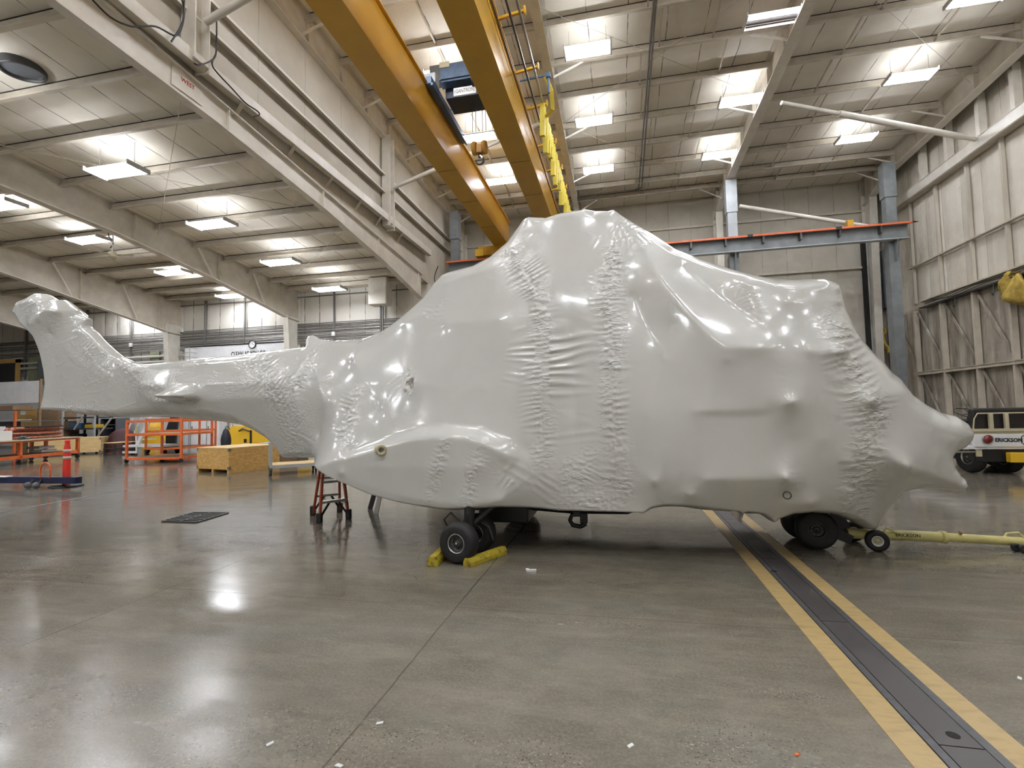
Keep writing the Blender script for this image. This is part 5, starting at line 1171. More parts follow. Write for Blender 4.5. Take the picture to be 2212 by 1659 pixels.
# step ladders
def ladder(feet, H, labels, height=1.75, top=0.42):
    """feet: front-left, front-right, rear-left, rear-right floor points"""
    fl, fr, rl, rr_ = [Vector(p) for p in feet]
    c = (fl+fr+rl+rr_)/4
    t = thing('step_ladder', labels, 'step ladder', (c.x, c.y, 0))
    tops = [c+(p-c)*top+Vector((0, 0, height)) for p in (fl, fr, rl, rr_)]
    tops[2] = tops[0]*0.55+tops[2]*0.45; tops[3] = tops[1]*0.55+tops[3]*0.45
    for p, q_ in zip((fl, fr, rl, rr_), tops):
        m = MB(); m.beam(p+(q_-p)*0.03, q_, 0.075 if p in (fl, fr) else 0.055, 0.028, up=(fr-fl).normalized()); o = m.build('rail', MT['ladder_or'], t)
        m = MB(); m.bbox(p.x-0.042, p.y-0.03, 0.0, p.x+0.042, p.y+0.03, 0.15, 0.012); m.build('rubber_foot', MT['black'], o)
    for k in range(1, 6):
        z = k*0.295; u = z/height
        a, b_ = fl+(tops[0]-fl)*u, fr+(tops[1]-fr)*u
        m = MB(); m.beam(a, b_, 0.09, 0.035); m.build('step', MT['alu'], t)
    for k in range(1, 6):
        z = k*0.295+0.02; u = z/height
        a, b_ = rl+(tops[2]-rl)*u, rr_+(tops[3]-rr_)*u
        m = MB(); m.beam(a, b_, 0.035, 0.035); m.build('rear_rung', MT['alu'], t)
    for A, B, TA, TB in ((fl, fr, tops[0], tops[1]), (rl, rr_, tops[2], tops[3])):
        s1 = A+(TA-A)*(0.295/height); s2 = B+(TB-B)*(0.295/height)
        m = MB(); m.beam(A+(TA-A)*0.07, s1+(s2-s1)*0.35, 0.02, 0.03); m.beam(B+(TB-B)*0.07, s1+(s2-s1)*0.65, 0.02, 0.03); m.build('knee_strut', MT['black_paint'], t)
    m = MB(); tc = sum(tops, Vector())/4
    m.add([tops[0]+Vector((0, 0, .0)), tops[1], tops[3], tops[2]]+[p+Vector((0, 0, .05)) for p in (tops[0], tops[1], tops[3], tops[2])], [(0, 3, 2, 1), (4, 5, 6, 7), (0, 1, 5, 4), (1, 2, 6, 5), (2, 3, 7, 6), (3, 0, 4, 7)])
    m.build('top_cap', MT['ladder_or'], t)
    return t
ladder([atZ(690, 1130), atZ(753, 1121), atZ(676, 1113), atZ(734, 1106)], 1.7, 'orange step ladder with black feet under the tip of the side pod', height=0.93, top=0.62)
b1, b2 = atZ(799, 1100), atZ(812, 1111)
t = thing('step_ladder', 'second ladder, only its dark foot ends showing below the side pod', 'step ladder', tuple((b1+b2)/2))
for a, nm_, mm, w_, dx in ((b1, 'rail', 'black_paint', 0.075, 0.07), (b2, 'rail', 'alu', 0.065, 0.05)):
    m = MB(); m.beam(a+Vector((0, 0, 0.0)), a+Vector((dx*2.2, 0.1, 0.62)), w_, 0.03, up=(0, 1, 0)); o = m.build(nm_, MT[mm], t)
m = MB(); m.beam(b1+Vector((0.155, 0.1, .5)), b2+Vector((0.11, 0.1, .62)), 0.06, 0.05); m.build('step', MT['ladder_or'], t)

# tow bar
A = atZ(1827, 1157, 0.22); B = atZ(2212, 1168, 0.20); B = atZ(2212, 1169, 0.2)
tb = thing('tow_bar', 'pale yellow aircraft tow bar running right from the nose wheels', 'tow bar', (atZ(1898, 1192).x, atZ(1898, 1192).y, 0))
gx = atZ(1898, 1192); gy = gx.y+0.10
pL = Vector((atY(1828, 1152, gy).x, gy, atY(1828, 1152, gy).z)); pm = atY(2035, 1160, gy+0.1); pR = atY(2240, 1172, gy+0.22)
m = MB(); m.tube([pL, pm], 0.055, 18); m.build('main_tube', MT['yellow_pale'], tb)
m = MB(); m.tube([pm, pR], 0.047, 18); m.build('outer_tube', MT['yellow_pale'], tb)
m = MB(); d = (pR-pm).normalized(); m.lathe(pm-d*0.02, d, [(0.045, 0), (0.066, 0), (0.066, 0.05), (0.045, 0.05)], 20); m.build('collar', MT['yellow_pale'], tb)
wc = Vector((gx.x, gx.y+0.02, 0.115)); ww = wheel(wc, wn, 0.115, 0.085, 'bogie_wheel', 0.5, tb, 'cream', 'white')
w2 = wc-nw3*0.42+ex3*(-0.1); wheel(Vector((w2.x, w2.y, 0.115)), wn, 0.115, 0.085, 'bogie_wheel', 0.5, tb, 'cream', 'white')
m = MB(); m.tube([wc-nw3*0.05, Vector((w2.x, w2.y, .115))], 0.02, 8); m.tube([wc-nw3*0.2, Vector((wc.x-0.1, gy, pL.z))], 0.03, 8); m.build('axle', MT['yellow_pale'], tb)
m = MB(); a = atY(1910, 1143, gy); m.tube([a+Vector((-.02, 0, -.03)), a+Vector((.03, 0, .01)), a+Vector((.10, 0, -.03)), a+Vector((.13, 0, -.07))], 0.012, 8); m.build('lifting_loop', MT['yellow_pale'], tb)
a, b_ = atY(2166, 1166, gy+.2), atY(2212, 1150, gy+.2)
m = MB(); m.tube([a, atY(2175, 1152, gy+.2), atY(2200, 1151, gy+.2), atY(2216, 1165, gy+.2)], 0.013, 8); m.build('carry_handle', MT['yellow_pale'], tb)
a = atY(2075, 1152, gy+.1); m = MB(); m.tube([a+Vector((0, 0, .02)), a+Vector((0.005, 0, -.10))], 0.008, 6); m.lathe(a+Vector((0, 0, .0)), (0, 0, 1), [(0, -.01), (.02, 0), (.02, .02), (0, .03)], 10); m.build('shear_pin', MT['ply_dark'], tb)
a = atZ(2199, 1193); wheel((a.x, a.y+0.02, 0.045), wn, 0.045, 0.04, 'caster', 0.4, tb, 'dark_metal', 'dark_metal')
a = atZ(2216, 1196); wheel((a.x, a.y+0.02, 0.045), wn, 0.045, 0.04, 'caster', 0.4, tb, 'dark_metal', 'dark_metal')
q = atY(1962, 1157, gy-0.056); Mx = Matrix(((1, 0, 0, q.x), (0, 0, 1, gy-0.0), (0, 1, 0, q.z), (0, 0, 0, 1)))
Mx = Matrix(((1, 0, 0.0, q.x), (0, 0, 1, gy-0.052), (-0.02, 1, 0, q.z), (0, 0, 0, 1)))
text_part('stencil', 'ERICKSON', 0.05, MT['black_paint'], tb, Mx, 0.003, xs=1.0)
q = atZ(1800, 1180); m = MB(basis(q, (1, -.3))); m.box(-.03, -.02, 0.001, .03, .02, .004); tag(m.build('paper_tag', MT['cream'], None, loc=tuple(q)), 'small pale paper tag on the floor beside the nose wheels', 'tag')

# ================================================================== TOW TUG, right edge
YT = 13.0
L_, R_2 = atY(2113, 930, YT), atY(2212, 930, YT)
def ty(px, py, dy=0.0): return atY(px, py, YT+dy)
tug = thing('tow_tug', 'white and black tow tractor with black seat, seen from behind at the right edge', 'tow tractor', (ty(2160, 1020).x, YT+0.9, 0))
x0 = ty(2104, 950).x; x1 = ty(2290, 950).x
zt_, zm_, zb_ = ty(2150, 938).z, ty(2150, 966).z, ty(2150, 999).z
m = MB(); m.bbox(x0, YT, zm_, x1, YT+0.35, zt_, 0.02); m.build('tail_panel', MT['white'], tug)
m = MB(); m.bbox(x0-0.25, YT+0.03, zm_-0.05, x1, YT+2.4, zm_+0.02, 0.01); m.bbox(x0-0.22, YT+0.3, zm_, x0+0.2, YT+2.3, zt_-0.02, 0.05); m.build('fender', MT['white'], tug)
m = MB(); m.bbox(x0+0.10, YT+0.08, zb_, x1, YT+2.3, zm_-0.05, 0.02); m.build('chassis', MT['black_paint'], tug)
m = MB(); m.box(x0, YT-0.01, zt_+0.06, x1, YT+0.05, zt_+0.12); m.box(x0, YT+0.02, zt_, x1, YT+0.3, zt_+0.06); m.build('rear_ledge', MT['cream'], tug)
s0_, s1_ = ty(2116, 900), ty(2212, 881)
m = MB(); m.bbox(s0_.x, YT+0.25, zt_+0.1, s0_.x+1.15, YT+0.42, s1_.z+0.01, 0.05); o = m.build('seat_back', MT['vinyl'], tug)
m = MB(); zf = ty(2150, 893).z
pts = [(s0_.x-0.03, YT+0.18, zt_+0.1), (s0_.x-0.0, YT+0.18, zf-0.12), (s0_.x+0.07, YT+0.18, zf), (s0_.x+1.1, YT+0.18, zf)]
m.tube(pts, 0.014, 8); m.build('seat_frame', MT['cream'], tug)
for px in (2151, 2185):
    a = ty(px, 893); m = MB(); m.box(a.x-0.035, YT+0.14, zt_+0.08, a.x+0.035, YT+0.2, zf); m.build('seat_strut', MT['cream'], tug)
sw = ty(2096, 894, 0.9); 
m = MB(); cS = Vector((sw.x, YT+0.9, ty(2096, 893, 0.9).z)); n_ = Vector((0.1, -0.42, 1)).normalized()
u1 = n_.cross(Vector((0, 1, 0))).normalized(); v1 = n_.cross(u1)
m.tube([cS+u1*0.30*math.cos(a)+v1*0.30*math.sin(a) for a in np.linspace(0, 2*PI, 33)[:-1]], 0.013, 8, closed=True)
for a in (0.5, 2.6, 4.7): m.tube([cS, cS+u1*0.29*math.cos(a)+v1*0.29*math.sin(a)], 0.009, 6)
m.tube([cS+n_*0.03, cS-n_*0.7], 0.035, 8); m.build('steering_wheel', MT['black_paint'], tug)
m = MB(); m.bbox(s0_.x-0.35, YT+0.9, zm_, s0_.x+0.4, YT+1.6, ty(2105, 905, 1).z, 0.05); m.build('dashboard', MT['black_paint'], tug)
q = ty(2133, 949); m = MB(); m.lathe((q.x, YT, q.z), (0, -1, 0), [(0.0, 0.05), (0.07, 0.045), (0.09, 0.02), (0.09, 0)], 24); o = m.build('tail_lamp', MT['lens_red'], tug)
m = MB(); m.lathe((q.x, YT, q.z), (0, -1, 0), [(0.09, 0), (0.09, 0.03), (0.105, 0.03), (0.105, 0)], 24); m.build('lamp_ring', MT['chrome'], o)
q = ty(2179, 951); Mx = Matrix(((1, 0, 0, q.x), (0, 0, 1, YT-0.002), (-0.02, 1, 0, q.z), (0, 0, 0, 1)))
text_part('lettering', 'ERICKSON', 0.115, MT['black_paint'], tug, Mx, 0.003, bold=0.004, xs=0.92)
q = ty(2214, 950); m = MB(); m.tube([Vector((q.x+0.075*math.cos(a), YT-0.003, q.z+0.10*math.sin(a))) for a in np.linspace(0, 2*PI, 25)[:-1]], 0.008, 6, closed=True); m.build('emblem_ring', MT['black_paint'], tug)
a, b_ = ty(2172, 977), ty(2260, 998); m = MB(); m.bbox(a.x, YT-0.14, b_.z, b_.x, YT, a.z, 0.01); m.build('hitch_box', MT['yellow'], tug)
q = ty(2117, 977); m = MB(); m.box(q.x-0.04, YT+0.05, q.z-0.1, q.x+0.07, YT+0.09, q.z+0.06); m.build('reflector', MT['cream'], tug)
for (px, py, dy_, R3) in ((2100, 1022, 0.45, 0.36), (2212, 1030, 0.0, 0.36), (2150, 1016, 1.9, 0.30)):
    g = ty(px, py, dy_)
    wheel((g.x, YT+0.45 if dy_ < 1 else YT+1.9, R3), (-1, -0.12, 0), R3, 0.24, 'wheel', 0.5, tug)
m = MB(); m.tube([(x0-0.28, YT+0.1, 0.50), (x0+0.1, YT+0.1, 0.50)], 0.03, 10); m.tube([(x0-0.28, YT+0.1, 0.68), (x0+0.1, YT+0.1, 0.68)], 0.025, 10); m.build('exhaust_pipe', MT['chrome'], tug)

# ================================================================== LOW BAY, things on the floor from near to far
# traffic delineator
g = atZ(143, 1051); zt2 = atY(145, 947, g.y).z
t = thing('traffic_delineator', 'red traffic delineator post with two pale bands on a black base', 'traffic post', (g.x, g.y, 0))
m = MB(); m.lathe((g.x, g.y, 0), (0, 0, 1), [(0, .0), (0.34, 0), (0.34, 0.02), (0.30, 0.04), (0.12, 0.055), (0, 0.055)], 8); m.build('base', MT['black'], t)
m = MB(); H_ = zt2; m.lathe((g.x, g.y, 0.05), (0, 0, 1), [(0.08, 0), (0.074, H_*0.72), (0.055, H_*0.82), (0.05, H_*0.86), (0.055, H_*0.89), (0.05, H_*0.93), (0, H_*0.935)], 24); m.build('post', MT['red_plastic'], t)
for u in (0.555, 0.70):
    m = MB(); m.lathe((g.x, g.y, 0.05+H_*u), (0, 0, 1), [(0.0765, -0.035), (0.0785, -0.035), (0.0775, 0.035), (0.0755, 0.035)], 24); m.build('reflective_band', MT['refl'], t)
# blue dolly bar with orange hoop
t = thing('blue_dolly', 'low dark blue beam dolly with an orange hoop handle at the left edge', 'dolly', tuple(atZ(80, 1048)))
ya = atZ(72, 1054).y
a, b_ = atY(-70, 1036, ya), atY(160, 1037, ya)
m = MB(); m.beam((a.x-1.5, ya, a.z), (b_.x, ya+0.1, a.z), 0.16, 0.15); m.build('beam', MT['navy'], t)
m = MB(); m.beam((a.x-1.5, ya, a.z+0.085), (atY(20, 1030, ya).x, ya, a.z+0.085), 0.15, 0.02); m.build('pad', MT['white'], t)
h0, h1 = atY(87, 1030, ya), atY(108, 1030, ya); zt3 = atY(97, 1000, ya).z
m = MB(); cx = (h0.x+h1.x)/2; rx = (h1.x-h0.x)/2
m.tube([(h0.x, ya, h0.z-0.02)]+[(cx-rx*math.cos(v), ya, zt3-rx+rx*math.sin(v)) for v in np.linspace(0, PI, 13)]+[(h1.x, ya, h0.z-0.02)], 0.02, 10); m.build('hoop_handle', MT['orange'], t)
for px in (66, 83):
    a = atY(px, 1048, ya-0.03); m = MB(); m.lathe((a.x-0.03, ya-0.06, 0.075), (0.6, -0.8, 0), [(0, -.025), (0.075, -.025), (0.075, .025), (0, .025)], 20); o = m.build('caster', MT['grey_box'], t)
    m = MB(); m.beam((a.x-0.03, ya-0.03, 0.08), (a.x+0.06, ya, 0.2), 0.05, 0.05); m.build('caster_fork', MT['dark_metal'], o)

# plywood and OSB crates
def crate(corner_px, right_px, H_, depth, label, m1='osb', m2='ply', runner=0.10, grp=None, left_px=None, name='wooden_crate', z=0.0, brackets=True):
    """front face from left floor pixel to right floor pixel"""
    a, b_ = atZ(*corner_px), atZ(*right_px)
    Mx = basis((a.x, a.y, z), b_-a); L = (b_-a).length
    t = thing(name, label, 'crate', (a.x, a.y, z), grp)
    m = MB(Mx); m.box(0, 0, runner, L, depth, H_-0.02); m.build('box', MT[m1], t)
    m = MB(Mx); m.box(-0.01, -0.01, H_-0.02, L+0.01, depth+0.01, H_+0.005); m.build('lid', MT[m2], t)
    for u in (0.04, L/2, L-0.04):
        m = MB(Mx); m.box(u-0.04, 0.0, 0, u+0.04, depth, runner); m.build('runner', MT['ply_dark' if m1 != 'osb' else 'osb'], t)
    if brackets:
        for u in (0, L):
            for zz in (runner, H_-0.10):
                m = MB(Mx); m.box(u-0.006-(0.05 if u else 0), -0.006, zz, u+0.056-(0.05 if u else 0), 0.06, zz+0.09); m.build('corner_bracket', MT['grey_box'], t)
    return t, Mx, L
g0_, g1_ = atZ(425, 1019), atZ(494, 1023); Lc = (g1_-g0_).length
# near crate: front face 422-493, long side to 555
hc = atY(493, 968, g1_.y).z
dxy = atZ(556, 1009)-g1_
t, Mx, L = crate((425, 1019), (494, 1023), hc, dxy.length, 'long OSB crate with a pale plywood lid standing alone left of the metal cart')
# orange rolling racks
def rack(p0, p1, dep, shelves, label, pos_m='orange', post=0.07, casters=True, dark=False):
    a, b_ = Vector(p0), Vector(p1); L = (b_-a).length; Mx = basis((a.x, a.y, 0), b_-a)
    t = thing('rolling_rack', label, 'rolling rack', (a.x, a.y, 0))
    z0_, z1_ = shelves[0]-0.05, shelves[-1]+0.04
    for (u, v) in ((0, 0), (L, 0), (0, dep), (L, dep)):
        m = MB(Mx); m.box(u-post/2, v-post/2, z0_, u+post/2, v+post/2, z1_); m.build('post', MT[pos_m], t)
        m = MB(Mx); m.tube([(u-0.02, v, 0.085), (u+0.02, v, 0.085)], 0.085, 16); o = m.build('caster', MT['black'], t)
        m = MB(Mx); m.box(u-0.04, v-0.04, 0.10, u+0.04, v+0.04, z0_+0.02); m.build('caster_fork', MT['dark_metal'], o)
    for k, z in enumerate(shelves):
        m = MB(Mx)
        m.box(0, -0.03, z-0.05, L, 0.03, z+0.03); m.box(0, dep-0.03, z-0.05, L, dep+0.03, z+0.03); m.box(-0.03, 0, z-0.05, 0.03, dep, z+0.03); m.box(L-0.03, 0, z-0.05, L+0.03, dep, z+0.03)
        m.build('shelf_frame', MT[pos_m], t)
        if k < len(shelves)-1:
            m = MB(Mx); m.box(0.03, 0.03, z-0.02, L-0.03, dep-0.03, z+0.02); m.build('shelf_deck', MT['ply_dark'], t)
    return t
a, b_ = atZ(273, 1001), atZ(391, 999)
zs = [atY(391, 989, b_.y).z, atY(391, 937, b_.y).z, atY(391, 908, b_.y).z]
rack(a, b_, 1.75, zs, 'nearest orange rolling rack with three empty decks behind the OSB crate')
a2, b2 = atZ(405, 979), atZ(466, 972)
a2 = atZ(338, 986); b2 = atZ(465, 976)
rack(a2+Vector((0.1, 0.15, 0)), b2, 1.3, [0.3, zs[1]+0.02, zs[2]+0.05], 'farther orange rolling rack showing to the right behind the nearest one')
# orange work table with copper pipes
p0 = atZ(42, 1004); p1 = atZ(167, 990)
dv = (p1-p0).normalized(); pv = Vector((-dv.y, dv.x, 0))
Mx = basis((p0.x, p0.y, 0), dv); Lt = (p1-p0).length; ztb = atY(40, 951, p0.y).z
t = thing('work_table', 'long orange-framed rolling table stacked with copper pipes at the left', 'work table', (p0.x, p0.y, 0))
for (u, v) in ((0, 0), (Lt, 0), (Lt, 1.3), (-3.2, 0), (Lt*0.9-0.4, 1.3), (0, 1.3)):
    m = MB(Mx); m.box(u-0.05, v-0.05, 0.2, u+0.05, v+0.05, ztb-0.03); m.build('leg', MT['orange'], t)
    m = MB(Mx); m.tube([(u-0.02, v, 0.09), (u+0.02, v, 0.09)], 0.09, 14); m.build('caster', MT['dark_metal'], t)
m = MB(Mx); m.box(-3.3, -0.1, ztb-0.03, Lt+0.15, 1.45, ztb+0.01); m.build('table_top', MT['cream'], t)
m = MB(Mx); m.box(-3.3, -0.05, 0.22, Lt+0.05, 0.0, 0.34); m.box(-3.3, 1.3, 0.22, Lt+0.05, 1.35, 0.34); m.box(Lt, 0, 0.22, Lt+0.05, 1.3, 0.34); m.build('lower_rail', MT['orange'], t)
m = MB(Mx); m.box(-3.3, -0.04, ztb-0.09, Lt+0.05, 0.0, ztb-0.03); m.box(Lt, 0, ztb-0.09, Lt+0.05, 1.3, ztb-0.03); m.build('upper_rail', MT['orange'], t)
m = MB(Mx); m.box(-3.2, 0, 0.30, Lt, 1.3, 0.33); m.build('lower_deck', MT['ply_dark'], t)
rr = random.Random(3)
for k in range(21):
    v = 0.25+0.10*(k % 7)+0.03*(k//7); z = ztb+0.065+(0.14+0.02*(k % 3))*(k//7)
    m = MB(Mx); u0 = 0.2+rr.uniform(-.1, .3); m.tube([(u0, v+0.2, z), (u0+Lt-0.5+rr.uniform(-.4, .3), v+0.2, z+rr.uniform(0, .01))], 0.05, 10)
    tag(m.build('copper_pipe', MT['copper'], None, loc=tuple(Mx @ Vector((1, v, z)))), 'copper pipe in the %s layer on the orange table, %s from the front' % (('lower', 'middle', 'upper')[k//7], NUM[k % 7]), 'pipe', 'copper pipes on the orange table')
m = MB(Mx); m.box(-1.0, 0.2, ztb+0.01, -0.1, 0.95, ztb+0.36); tag(m.build('white_box', MT['white_bright'], None, loc=tuple(Mx @ Vector((-.5, .5, ztb)))), 'white box standing on the orange table left of the pipes', 'box')
m = MB(Mx); m.box(-0.4, 1.0, ztb+0.01, 0.5, 1.35, ztb+0.52); tag(m.build('white_box', MT['white'], None, loc=tuple(Mx @ Vector((0, 1.1, ztb)))), 'taller white carton behind the white box on the orange table', 'box')
rr = random.Random(9)
for k in range(5):
    c = Mx @ Vector((0.15+0.1*k, 0.1+0.05*k, ztb+0.06)); pts = [c+Vector((rr.uniform(-.12, .12), rr.uniform(-.1, .1), rr.uniform(-.03, .09))) for _ in range(6)]
    m = MB(); m.tube(pts, 0.028, 7); tag(m.build('fitting', MT['grey_box'], None, loc=tuple(c)), 'grey metal fitting heaped before the copper pipes, %s from the left' % NUM[k], 'fitting', 'grey fittings on the orange table')
m = MB(Mx); m.box(0.7, 0.35, ztb+0.44, Lt-0.3, 1.3, ztb+0.50); tag(m.build('black_sheet', MT['black_paint'], None, loc=tuple(Mx @ Vector((1, .7, ztb+.5)))), 'black sheet lying over the copper pipes', 'sheet')
for k, (u, v, z) in enumerate(((Lt-1.0, 0.3, 0.36), (Lt-1.05, 0.35, 0.50))):
    m = MB(Mx); m.box(u-0.35, v, z, u+0.35, v+0.5, z+0.10); tag(m.build('metal_tray', MT['grey_light'], None, loc=tuple(Mx @ Vector((u, v, z)))), '%s grey metal tray on the table\'s lower deck' % ('lower', 'upper')[k], 'tray')
m = MB(Mx); m.box(-2.2, 0.3, 0.335, -0.6, 1.1, ztb-0.12); tag(m.build('cardboard_box', MT['brown'], None, loc=tuple(Mx @ Vector((-1.4, .7, .4)))), 'brown cardboard box on the lower deck at the left edge', 'box')
# yellow plywood crate right behind the table
a, b_ = atZ(110, 985), atZ(217, 981)
hc = atY(217, 945, b_.y).z
crate((60, 987), (217, 980), hc, 1.6, 'broad yellow plywood crate behind the red delineator post', 'ply', 'ply', 0.09)
# far crates stack at left
a = atZ(35, 985); b_ = atZ(78, 985)
for (xa, xb, ya_, yb_, Yd, m1, lab) in ((35, 79, 909, 884, 21.0, 'osb', 'OSB crate with white label, upper one of the stack behind the table'), (38, 79, 926, 911, 21.0, 'osb', 'thin OSB crate under the labelled one'),
                                      (81, 127, 908, 880, 21.0, 'ply_dark', 'long brown plywood crate at the top of the stack by the tail fin'), (81, 127, 926, 909, 21.0, 'ply_dark', 'lower brown plywood crate in the stack by the tail fin')):
    p, q = atY(xa, ya_, Yd), atY(xb, yb_, Yd)
    m = MB(); t = thing('wooden_crate', lab, 'crate', (p.x, Yd, p.z), 'crates stacked behind the table')
    m.box(p.x, Yd, p.z, q.x, Yd+0.9, q.z); m.build('box', MT[m1], t)
    if 'white label' in lab:
        w = atY(50, 892, Yd); m = MB(); m.box(w.x-0.17, Yd-0.01, w.z-0.1, w.x+0.17, Yd, w.z+0.1); m.build('paper_label', MT['white_bright'], t)
p, q = atY(30, 975, 21.0), atY(132, 926, 21.0)
m = MB(); m.box(p.x, 21.0, 0, q.x-0.1, 22.0, q.z); t = tag(m.build('wooden_crate', MT['ply_dark'], None, loc=(p.x, 21, 0)), 'big dark crate at the foot of the stack behind the orange table', 'crate')
# storage shelving (steel uprights, diagonals)
def upright(px, Y, z1_, m='grey_light', w=0.08): 
    x = atY(px, 930, Y).x; b = MB(); b.box(x-w/2, Y-w/2, 0, x+w/2, Y+w/2, z1_); return b, x
t = thing('storage_rack', 'grey steel storage rack with diagonal braces under the tail fin', 'storage rack', (atY(170, 930, 21.2).x, 21.2, 0))
xs_ = []
for px, Yd, mm in ((135, 21.1, 'grey_light'), (143, 22.1, 'black_paint'), (183, 22.3, 'black_paint'), (204, 21.3, 'grey_light'), (209, 22.3, 'black_paint')):
    b, x = upright(px, Yd, 2.2, mm); b.build('upright', MT[mm], t); xs_.append(x)
for z in (0.55, 1.15, 1.75):
    m = MB(); m.box(xs_[0], 21.1, z-0.04, xs_[3], 22.3, z+0.03); m.build('shelf', MT['dark_metal'], t)
for (pa, pb) in (((160, 928), (180, 898)), ((211, 943), (241, 903))):
    m = MB(); m.beam(atY(*pa, 21.0), atY(*pb, 21.0), 0.06, 0.06); m.build('diagonal_brace', MT['pipe_pale'], t)
for (pa, Yd, sx, sy, sz, mm, nme, lab, cat) in (((160, 922), 21.5, .9, .6, .28, 'blue_tote', 'plastic_tote', 'blue plastic tote on the steel storage rack', 'tote'), ((193, 930), 21.5, .7, .5, .2, 'yellow', 'yellow_case', 'small yellow case on the steel storage rack', 'case'),
                                         ((155, 945), 21.5, .8, .5, .3, 'black_paint', 'black_case', 'black case on the bottom of the steel storage rack', 'case')):
    q = atY(*pa, Yd); zz = min((0.58, 1.18, 0.0), key=lambda v: abs(v+sz/2-q.z)); m = MB(); m.bbox(q.x-sx/2, Yd, zz, q.x+sx/2, Yd+sy, zz+sz, 0.03)
    tag(m.build(nme, MT[mm], None, loc=(q.x, Yd, zz)), lab, cat)
# dark shelving block behind
a, b_ = atY(217, 945, 22.6), atY(250, 905, 22.6)
t = thing('grey_shelving', 'dark grey open shelving against the low-bay wall', 'shelving', (a.x, 22.6, 0))
for z in (0.1, 0.7, 1.3, b_.z):
    m = MB(); m.box(a.x, 22.6, z, b_.x, 23.4, z+0.04); m.build('shelf', MT['grey_box'], t)
for x in (a.x, b_.x):
    m = MB(); m.box(x-0.03, 22.6, 0, x+0.03, 23.4, b_.z); m.build('side', MT['grey_box'], t)
m = MB(); m.box(a.x, 23.38, 0, b_.x, 23.4, b_.z); m.build('back_panel', MT['dark_metal'], t)
# low flat dark pallet load between
a, b_ = atY(218, 958, 18.5), atY(248, 948, 18.5)
m = MB(); m.box(a.x, 18.5, a.z, b_.x, 19.6, a.z+0.03); t = thing('flat_cart', 'low flat cart with a pale board top left of the rolling stairs', 'cart', (a.x, 18.5, 0)); m.build('board', MT['ply'], t)
for x in (a.x+0.1, b_.x-0.1):
    for y in (18.6, 19.5):
        m = MB(); m.box(x-0.03, y-0.03, 0.0, x+0.03, y+0.03, a.z); m.build('leg', MT['dark_metal'], t)
m = MB(); m.box(a.x, 18.6, 0.25, b_.x, 19.5, 0.29); m.build('lower_deck', MT['dark_metal'], t)
# maroon covered drum
q = atY(265, 945, 20.5); m = MB(); m.lathe((q.x, 20.5, 0), (0, 0, 1), [(0.62, 0), (0.62, 0.5), (0.5, 0.9), (0.25, 1.12), (0, 1.16)], 24)
tag(m.build('covered_drum', MT['maroon'], None, loc=(q.x, 20.5, 0)), 'dark maroon covered mound left of the rolling stairs', 'covered object')
# rolling stairs
g = atZ(300, 984); Ys = 18.6
t = thing('rolling_stairs', 'white rolling access stairs seen through the orange rack', 'rolling stairs', tuple(atY(300, 980, Ys)))
def sp(px, py, dy=0): return atY(px, py, Ys+dy)
for dy_ in (0, 0.7):
    m = MB(); m.beam(sp(296, 962, dy_), sp(326, 900, dy_), 0.05, 0.16, up=(0, 0, 1)); m.beam(sp(326, 900, dy_), sp(334, 884, dy_), 0.05, 0.16); m.build('stringer', MT['white_bright'], t)
    m = MB(); m.tube([sp(276, 930, dy_), sp(292, 892, dy_)], 0.03, 8); m.tube([sp(290, 935, dy_), sp(314, 885, dy_)], 0.03, 8); m.tube([sp(293, 935, dy_), sp(295, 962, dy_)], 0.03, 8); m.build('handrail', MT['white_bright'], t)
for k in range(6):
    u = k/5; a = sp(296, 962)+(sp(326, 900)-sp(296, 962))*u; m = MB(); m.box(a.x-0.14, Ys+0.03, a.z-0.02, a.x+0.14, Ys+0.67, a.z+0.02); m.build('tread', MT['white'], t)
a, b_ = sp(270, 963), sp(358, 956)
m = MB(); m.box(a.x, Ys-0.1, a.z-0.06, b_.x, Ys+0.9, a.z+0.03); m.build('base_platform', MT['white_bright'], t)
a, b_ = sp(271, 974), sp(302, 966)
m = MB(); m.box(a.x, Ys-0.15, a.z-0.1, b_.x, Ys-0.1, a.z+0.0); m.box(b_.x-0.06, Ys-0.15, a.z, b_.x, Ys-0.1, b_.z+0.1); m.build('step_bar', MT['white_bright'], t)
for px in (285, 352):
    a = sp(px, 975); 
    for dy_ in (0.05, 0.75):
        m = MB(); m.lathe((a.x, Ys+dy_-0.03, 0.14), (0, 1, 0), [(0, 0), (0.14, 0), (0.14, 0.06), (0, 0.06)], 18); m.build('wheel', MT['black'], t)
m = MB(); m.tube([sp(350, 915, .4), sp(350, 962, .4)], 0.03, 8); m.tube([sp(350, 940, .4), sp(356, 958, .4)], 0.025, 8); m.build('rear_brace', MT['white_bright'], t)
q = sp(296, 930); m = MB(); m.box(q.x-0.05, Ys-0.03, q.z-0.2, q.x+0.05, Ys, q.z+0.2); m.build('yellow_gauge', MT['yellow_pale'], t)
